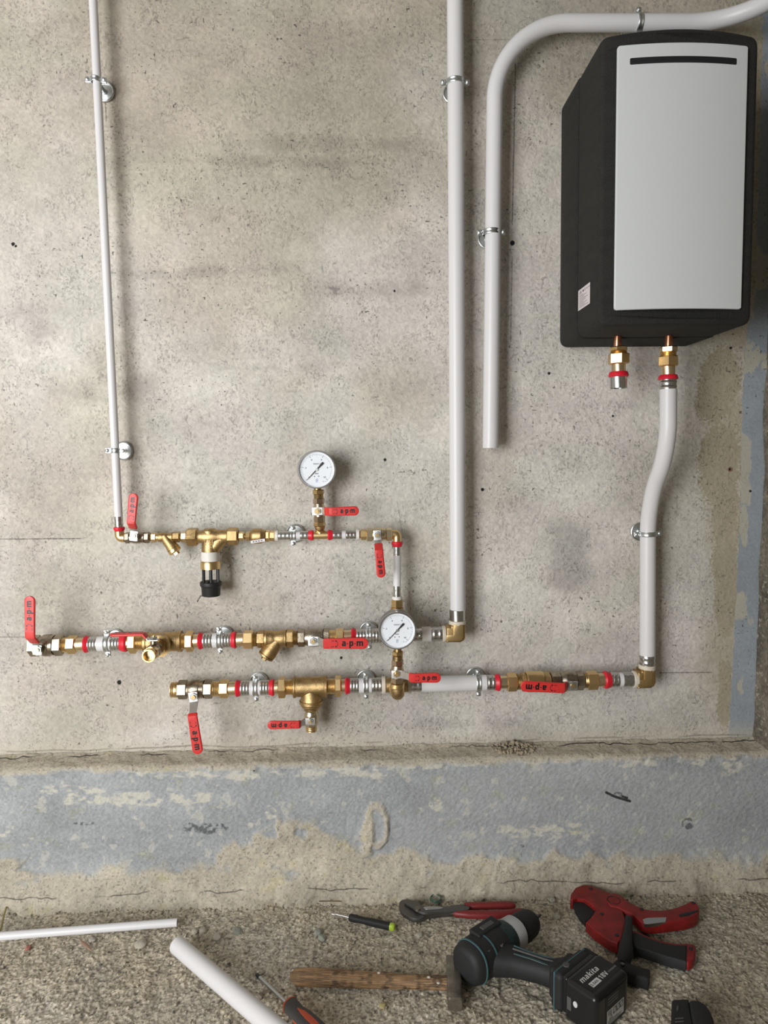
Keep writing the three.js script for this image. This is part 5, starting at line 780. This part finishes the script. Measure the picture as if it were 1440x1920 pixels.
// cordless drill lying on its side
{
  const A = G(1057, 1832, 0.077), B = G(1118, 1783, 0.077), u = B.clone().sub(A).setY(0).normalize(), v = V(-u.z, 0, u.x);   // u along the battery, v away from the drill head
  if (v.z < 0) v.negate();
  const T = thing('cordless_drill', 'black and teal cordless drill with a clipped-in battery lying on its side', 'drill', onFloor(1000, 1800, 0));
  const frame = (o, a, b, c) => new THREE.Matrix4().makeBasis(a, b, c).setPosition(o);
  // battery: top face corner A, 90 along u, 60 along v, 77 high
  const bl = 0.094, bw = 0.062, bh = 0.070, bc = A.clone().addScaledVector(u, bl / 2).addScaledVector(v, bw / 2).setY(0.002 + bh / 2 + 0.003);
  const bm = frame(bc, u, UP, v.clone());                        // local x u, y up, z v
  const bat = part(T, 'battery', [boxUV(new RoundedBoxGeometry(bl, bh, bw, 4, 0.009)).applyMatrix4(bm), boxUV(new RoundedBoxGeometry(bl * 0.86, bh * 0.9, 0.012, 3, 0.004).translate(0, 0, -bw / 2 - 0.003)).applyMatrix4(bm)], M.blackGloss);
  const print = (w, h, draw, mat4) => { const t = canvasTexture(w, h, draw); return [std({ map: t, roughness: 0.42 }), mat4]; };
  const side = std({ roughness: 0.42, map: canvasTexture(512, 256, (g, w, h) => { g.fillStyle = '#0b0b0c'; g.fillRect(0, 0, w, h); g.fillStyle = '#cfcfcf'; g.font = 'bold italic 92px sans-serif'; g.textBaseline = 'middle'; g.fillText('makita', 22, 84); g.fillRect(60, 158, 150, 66); g.fillStyle = '#0b0b0c'; g.font = 'bold 46px sans-serif'; g.fillText('5.0Ah', 66, 192); g.fillStyle = '#cfcfcf'; g.font = 'bold 78px sans-serif'; g.fillText('18V', 222, 188); g.font = 'bold 26px sans-serif'; g.fillStyle = '#8a8a8a'; g.fillText('LITHIUM-ION', 368, 196); }) });
  const pg = new THREE.PlaneGeometry(0.080, 0.040).rotateX(-Math.PI / 2).translate(0.002, bh / 2 + 0.0003, -0.002);
  part(T, 'battery_print', pg.applyMatrix4(bm), side, bat);
  const lab = std({ roughness: 0.45, map: canvasTexture(256, 256, (g, w, h) => { g.fillStyle = '#0b0b0c'; g.fillRect(0, 0, w, h); g.fillStyle = '#b9b9b6'; g.fillRect(20, 120, 216, 116); g.fillStyle = '#141414'; g.lineWidth = 6; g.strokeStyle = '#141414'; for (let i = 0; i < 3; i++) { g.strokeRect(100 + i * 44, 132, 36, 44); g.beginPath(); g.moveTo(104 + i * 44, 172); g.lineTo(132 + i * 44, 138); g.stroke(); } g.beginPath(); g.moveTo(52, 196); g.lineTo(72, 164); g.lineTo(88, 196); g.closePath(); g.stroke(); for (let i = 0; i < 4; i++) g.fillRect(34, 204 + i * 8, 120 + (i * 53) % 60, 4); for (let i = 0; i < 3; i++) g.fillRect(32, 130 + i * 12, 50, 6); g.fillStyle = '#77777a'; for (let i = 0; i < 3; i++) g.fillRect(30, 30 + i * 22, 130 + (i * 61) % 60, 5); }) });
  part(T, 'battery_label', new THREE.PlaneGeometry(0.058, 0.056).translate(0.006, -0.002, bw / 2 + 0.0003).applyMatrix4(bm), lab, bat);
  part(T, 'charge_button', crease(new THREE.CylinderGeometry(0.005, 0.005, 0.0016, 18).rotateZ(Math.PI / 2).scale(1, 1, 0.8).translate(-bl / 2 - 0.0004, 0.004, -0.008)).applyMatrix4(bm), std({ color: lin(0.6, 0.6, 0.6), roughness: 0.4 }), bat);
  part(T, 'charge_lights', boxUV(new RoundedBoxGeometry(0.0012, 0.022, 0.008, 2, 0.0005).translate(-bl / 2 - 0.0003, -0.002, -0.020)).applyMatrix4(bm), TM.greyRubber, bat);
  // foot of the grip, with its teal edge and the slider
  part(T, 'foot', [boxUV(new RoundedBoxGeometry(bl * 0.92, bh * 0.96, 0.024, 4, 0.009).translate(-0.002, -0.001, -bw / 2 - 0.017)).applyMatrix4(bm), boxUV(new RoundedBoxGeometry(bl * 0.66, bh * 0.8, 0.018, 4, 0.008).translate(-0.004, -0.002, -bw / 2 - 0.032)).applyMatrix4(bm)], TM.blackRubber);
  part(T, 'foot_stripe', boxUV(new RoundedBoxGeometry(bl * 0.925, bh * 0.965, 0.0035, 3, 0.0015).translate(-0.002, -0.001, -bw / 2 - 0.0205)).applyMatrix4(bm), TM.tealLine);
  part(T, 'slider', boxUV(new RoundedBoxGeometry(0.022, 0.040, 0.030, 3, 0.005).translate(bl / 2 - 0.002, 0.006, -bw / 2 - 0.014)).applyMatrix4(bm), TM.blackRubber);
  part(T, 'foot_screw', crease(new THREE.CylinderGeometry(0.0055, 0.006, 0.002, 20).translate(-0.016, bh * 0.48 - 0.0006, -bw / 2 - 0.017)).applyMatrix4(bm), TM.greyRubber);
  // head: motor housing, collar, chuck along u
  const C0 = onFloor(884, 1804, 0.040), e = (t, a, b, n, h) => ({ p: C0.clone().addScaledVector(u, t).setY(h ?? 0.040), a, b, e: n ?? 2.3 });
  const hous = part(T, 'motor_housing', loft([e(-0.019, 0.020, 0.020), e(-0.0175, 0.0275, 0.0275), e(-0.012, 0.0325, 0.0325), e(0.000, 0.0352, 0.0352), e(0.03, 0.036, 0.036), e(0.055, 0.036, 0.036), e(0.075, 0.0345, 0.0345), e(0.086, 0.0315, 0.0315)], UP, 36), TM.blackRubber);
  const hoop = (t) => loft([e(t - 0.0016, 0.0352, 0.0352), e(t - 0.0012, 0.0366, 0.0366), e(t + 0.0012, 0.0368, 0.0368), e(t + 0.0016, 0.0354, 0.0354)], UP, 36);
  part(T, 'housing_line', hoop(0.002), TM.tealLine, hous); part(T, 'housing_line', hoop(0.030), TM.tealLine, hous);
  part(T, 'gear_case', loft([e(0.070, 0.0352, 0.0352), e(0.076, 0.0350, 0.0350), e(0.086, 0.0325, 0.0325), e(0.095, 0.0305, 0.0305)], UP, 36), TM.teal);
  part(T, 'torque_collar', loft([e(0.095, 0.0288, 0.0288), e(0.097, 0.0300, 0.0300), e(0.120, 0.0288, 0.0288), e(0.122, 0.0268, 0.0268)], UP, 36), TM.collar);
  const ch = part(T, 'chuck', loft([e(0.1222, 0.0235, 0.0235), e(0.124, 0.0258, 0.0258), e(0.141, 0.0262, 0.0262), e(0.144, 0.0252, 0.0252), e(0.158, 0.0242, 0.0242), e(0.168, 0.0200, 0.0200), e(0.1705, 0.0125, 0.0125), e(0.171, 0.0075, 0.0075)], UP, 36), TM.blackRubber);
  part(T, 'bit', loft([e(0.171, 0.0035, 0.0035), e(0.192, 0.0034, 0.0034), e(0.194, 0.0024, 0.0024)], UP, 6, 0.2), TM.darkSteel);
  // raised clutch switch on top of the housing, screw bosses
  const top = (t, s, h, w, l, d, m, n, r = 0.003) => part(T, n, boxUV(new RoundedBoxGeometry(l, d, w, 3, r)).applyMatrix4(frame(C0.clone().addScaledVector(u, t).addScaledVector(v, s).setY(h), u, UP, v)), m);
  top(0.050, -0.012, 0.0735, 0.026, 0.060, 0.011, TM.blackRubber, 'speed_switch'); top(0.052, -0.010, 0.0790, 0.010, 0.030, 0.003, TM.greyRubber, 'speed_switch', 0.0012);
  for (const [t, s, h] of [[0.018, 0.022, 0.066], [0.048, 0.026, 0.0640]]) part(T, 'screw', crease(new THREE.CylinderGeometry(0.0045, 0.005, 0.003, 18).translate(...C0.clone().addScaledVector(u, t).addScaledVector(v, s).setY(h).toArray())), TM.greyRubber);
  // grip from the housing to the foot
  const g0 = C0.clone().addScaledVector(u, 0.050).addScaledVector(v, 0.024), g1 = bc.clone().addScaledVector(v, -bw / 2 - 0.034).addScaledVector(u, -0.004), gs = (t, a, b) => ({ p: g0.clone().lerp(g1, t).setY(0.037), a, b, e: 2.4 });
  part(T, 'grip', loft([gs(-0.05, 0.036, 0.026), gs(0.08, 0.0315, 0.0245), gs(0.22, 0.0250, 0.0225), gs(0.42, 0.0225, 0.0215), gs(0.66, 0.0205, 0.0205), gs(0.86, 0.0225, 0.0220), gs(1.0, 0.0285, 0.0260)], UP, 28), TM.blackRubber);
  const gd = g1.clone().sub(g0).setY(0).normalize(), gp = gd.clone().cross(UP).normalize(), gl = g1.distanceTo(g0);
  const rib = (o, t0, t1, w, m) => part(T, 'grip_inlay', loft([0, 0.25, 0.5, 0.75, 1].map((t) => ({ p: g0.clone().addScaledVector(gd, lerp(t0, t1, t) * gl).addScaledVector(gp, o * (1 - 0.35 * Math.sin(t * Math.PI))).setY(0.0575 + 0.0025 * (1 - t) - Math.abs(o) * 0.16), a: w * (t === 0 || t === 1 ? 0.6 : 1), b: 0.0022 })), UP, 12), m);
  rib(-0.010, 0.20, 0.92, 0.0022, TM.tealLine); rib(0.000, 0.20, 0.86, 0.0020, TM.greyRubber); rib(0.009, 0.24, 0.80, 0.0034, TM.teal);
  part(T, 'trigger', loft([{ p: g0.clone().addScaledVector(u, 0.026).addScaledVector(v, 0.006).setY(0.038), a: 0.013, b: 0.010 }, { p: g0.clone().addScaledVector(u, 0.024).addScaledVector(v, 0.020).setY(0.038), a: 0.013, b: 0.011 }, { p: g0.clone().addScaledVector(u, 0.016).addScaledVector(v, 0.034).setY(0.038), a: 0.008, b: 0.009 }], UP, 18), TM.blackRubber);
}
// black case that the lower edge of the picture cuts
{
  const T = thing('plastic_case', 'black ribbed plastic tool part with a rounded shoulder, cut by the lower edge', 'tool part', onFloor(1295, 1900, 0));
  const o = (s) => s.map(([x, y]) => [1040 + x / 3.6, 1640 + y / 3.6]);
  part(T, 'shell', levelPlate(o([[790, 846], [800, 838], [860, 834], [905, 836], [915, 900], [935, 1000], [960, 1090], [960, 1160], [780, 1160], [784, 1000]]), 0.002, 0.046, 0.004, false), TM.blackRubber);
  part(T, 'shoulder', levelPlate(o([[905, 838], [930, 833], [975, 840], [1020, 862], [1052, 905], [1075, 960], [1090, 1040], [1100, 1160], [955, 1160], [935, 1010], [918, 930]]), 0.002, 0.050, 0.008, false), TM.blackRubber);
  part(T, 'latch', levelPlate(o([[822, 900], [828, 880], [838, 882], [838, 910], [828, 922]]), 0.045, 0.0475, 0.0008, false), TM.greyRubber);
  for (let i = 0; i < 3; i++) part(T, 'rib', levelPlate(o([[812, 965 + i * 22], [872, 960 + i * 22], [872, 968 + i * 22], [812, 973 + i * 22]]), 0.045, 0.0470, 0.0006, false), TM.greyRubber);
}
// loose lengths of pipe
{
  const q = (x, y, h) => onFloor(x, y, h), ext = (a, b, t) => a.clone().lerp(b, t);
  const a = q(332.5, 1729.5, 0.0085), b = q(0, 1755.5, 0.0085); pipe('thin loose white pipe lying on the floor along the foot of the wall', [a, ext(a, b, 1.25)], 0.0078);
  const c = q(333, 1773, 0.0165), d = q(512, 1925, 0.055); pipe('thick loose white pipe lying slantwise on the floor', [c, ext(c, d, 1.35)], 0.0158);
}
// crumbs that can be picked out one by one
const stoneMats = [[0.40, 0.37, 0.30], [0.43, 0.40, 0.34], [0.32, 0.28, 0.22], [0.30, 0.31, 0.27], [0.36, 0.15, 0.11], [0.52, 0.45, 0.22]].map(([r, g, b]) => std({ color: lin(r, g, b), roughness: 0.92, bumpMap: grainTex, bumpScale: 0.0012 }));
function stoneGeo(r, s, flat, long, turn) {
  const g = mergeVertices(new THREE.IcosahedronGeometry(1, 3).deleteAttribute('uv').deleteAttribute('normal')), p = g.attributes.position;
  for (let i = 0; i < p.count; i++) { const x = p.getX(i), y = p.getY(i), z = p.getZ(i), k = 0.72 + 0.34 * noise(x * 1.6 + s, y * 1.6 + z * 1.1 + s * 3, s) + 0.22 * noise(x * 4 + s, z * 4 + y * 3, s + 5); p.setXYZ(i, x * k, y * k, z * k); }
  g.scale(r * long, r * flat, r); g.rotateY(turn); g.computeVertexNormals(); return crease(g, 0.45);
}
for (const [px, py, r, m, flat, long, label] of [
  [264, 1769, 11, 0, 0.55, 1.1, 'pale lump of mortar by the end of the thin loose pipe'], [53, 1779, 6.5, 4, 0.7, 0.8, 'small reddish pebble in front of the thin loose pipe'],
  [173, 1763, 6, 1, 0.6, 1.1, 'small pale mortar crumb touching the thin loose pipe'], [366, 1747, 6, 0, 0.7, 1.1, 'round mortar crumb next to the top of the thick loose pipe'],
  [380, 1744, 7, 0, 0.6, 1.2, 'flattish mortar crumb just past the top of the thick loose pipe'], [408, 1757, 8, 1, 0.6, 1.1, 'pale angular mortar crumb between the thick loose pipe and the grey chip'],
  [445, 1743, 8, 3, 0.3, 1.5, 'flat grey chip of stone above the thick loose pipe'], [597, 1748, 8, 3, 0.5, 1.0, 'greenish grey crumb under the small black screwdriver, the upper of two'],
  [604, 1758, 8, 3, 0.6, 1.0, 'greenish grey crumb under the small black screwdriver, the lower of two'], [570, 1686, 8, 1, 0.3, 1.1, 'flat square mortar flake at the foot of the wall'],
  [546, 1692, 9, 2, 0.4, 1.3, 'brownish flat mortar flake at the foot of the wall'], [717, 1886, 6.5, 5, 0.6, 1.2, 'yellowish crumb in front of the hammer handle'],
  [1050, 1679, 8, 1, 0.7, 1.1, 'pale pebble between the pliers and the pipe cutter, near the wall'], [1045, 1718, 7.5, 0, 0.7, 1.0, 'pale pebble between the drill chuck and the pipe cutter'],
  [1036, 1688, 6, 1, 0.7, 1.0, 'smaller pale pebble between the pliers and the pipe cutter'], [486, 1868, 7, 2, 0.6, 1.1, 'brown crumb between the thick loose pipe and the screwdriver shaft'],
  [786, 1752, 6, 1, 0.6, 1.2, 'pale crumb between the hammer head and the pliers'], [612, 1785, 5, 2, 0.7, 1.0, 'dark crumb between the hammer handle and the small black screwdriver'],
]) { const p = onFloor(px, py, 0), rr = r * mpp(p); solo('mortar_crumb', label, 'crumb', stoneGeo(rr, px * 0.37, flat, long, px).translate(p.x, rr * flat * 0.6 + floorHeight(p.x, p.z), p.z), stoneMats[m]); }
{
  const wire = std({ color: lin(0.06, 0.13, 0.09), roughness: 0.4 }), c = onFloor(817, 1686, 0.006), pts = [];
  for (let i = 0; i <= 70; i++) { const t = i / 70 * 5 * Math.PI; pts.push(V(c.x + Math.cos(t) * (0.0125 - i * 0.00004), 0.005 + i * 0.00008, c.z + Math.sin(t) * 0.012)); }
  solo('wire_coil', 'small coil of dark green wire lying against the wall behind the pliers', 'wire', loft(pts.map((p) => ({ p, a: 0.0009, b: 0.0009 })), UP, 8), wire);
  const straw = std({ color: lin(0.22, 0.18, 0.06), roughness: 0.8 });
  solo('straw', 'greenish straw leaning at the foot of the wall behind the thin loose pipe', 'straw', loft([G(12, 1700, 0.010), G(7, 1718, 0.006), G(1, 1745, 0.005)].map((p) => ({ p, a: 0.0018, b: 0.0007 })), UP, 8), straw);
  solo('twig', 'thin brown twig lying straight along the foot of the wall', 'twig', loft([onFloor(598, 1690, 0.004), onFloor(620, 1689.5, 0.004), onFloor(640, 1690, 0.004)].map((p, i) => ({ p, a: 0.0012 - i * 0.0002, b: 0.0011 })), UP, 8), std({ color: lin(0.14, 0.10, 0.06), roughness: 0.8 }));
  solo('leaf', 'curled brown leaf sliver in front of the thin loose pipe', 'leaf', loft([[149, 1761], [155, 1767], [163, 1774], [172, 1783]].map(([x, y], i) => ({ p: onFloor(x, y, 0.005), a: [0.001, 0.0035, 0.004, 0.0006][i], b: 0.0007 })), UP, 10), std({ color: lin(0.34, 0.22, 0.15), roughness: 0.8 }));
  // rusty screw left in the wall
  const s = W(1368, 880, 0), T = thing('wall_plug', 'rusty screw plug left in the wall beside the painted strip', 'screw', s);
  part(T, 'head', crease(new THREE.TorusGeometry(0.0035, 0.0012, 8, 20).translate(s.x, s.y, 0.0008)), std({ color: lin(0.20, 0.10, 0.06), roughness: 0.7 })); part(T, 'core', cylZ(s, 0.0026, -0.003, 0.0004), M.needle);
}
// crumbled render lying on the ledge
{
  const n = 150, heap = new THREE.InstancedMesh(new THREE.IcosahedronGeometry(1, 1), std({ color: lin(0.50, 0.45, 0.36), map: castTone, roughness: 0.95 }), n), m = new THREE.Matrix4(), q = new THREE.Quaternion(), c = W(968, 1398, 0.02);
  for (let i = 0; i < n; i++) { const a = (rnd() + rnd() - 1), x = c.x + a * 0.062, z = 0.006 + 0.034 * rnd(), r = 0.002 + 0.0032 * rnd() * rnd(); q.setFromEuler(new THREE.Euler(rnd() * 6, rnd() * 6, rnd() * 6)); m.compose(V(x, LEDGE_Y - 0.002 - z * 0.12 + r * 0.5 + 0.012 * (1 - Math.abs(a)) * (1 - z / 0.04), z), q, V(r * (0.8 + 0.5 * rnd()), r * 0.8, r)); heap.setMatrixAt(i, m); }
  heap.name = 'rubble'; heap.userData = { kind: 'stuff', label: 'crumbled render heaped on the ledge below the lowest row', category: 'rubble' }; scene.add(heap);
}
// fine grit that nobody could count
{
  const n = 5200, grit = new THREE.InstancedMesh(new THREE.IcosahedronGeometry(1, 0), std({ color: 0xffffff, roughness: 0.95 }), n), m = new THREE.Matrix4(), q = new THREE.Quaternion(), c = new THREE.Color();
  for (let i = 0; i < n; i++) {
    const foot = rnd() < 0.28, x = -0.92 + 1.84 * rnd(), z = foot ? 0.082 + 0.03 * rnd() * rnd() : 0.085 + 0.36 * rnd(), big = rnd(), r = 0.0006 + 0.0024 * big * big * big + (foot ? 0.0005 : 0);
    q.setFromEuler(new THREE.Euler(rnd() * 6, rnd() * 6, rnd() * 6)); m.compose(V(x, floorHeight(x, z) + r * 0.35, z), q, V(r * (0.8 + 0.6 * rnd()), r * 0.8, r * (0.8 + 0.5 * rnd()))); grit.setMatrixAt(i, m);
    const k = 0.65 + 0.7 * rnd(), w = rnd(); grit.setColorAt(i, w < 0.06 ? c.setRGB(0.10, 0.09, 0.08) : c.setRGB(0.36 * k, 0.32 * k, 0.24 * k));
  }
  grit.name = 'grit'; grit.userData = { kind: 'stuff', label: 'loose sand and grit strewn over the floor', category: 'grit' }; scene.add(grit);
}
scene.traverse((o) => { if (o.isMesh) { o.castShadow = true; o.receiveShadow = true; } });
renderer.render(scene, camera);
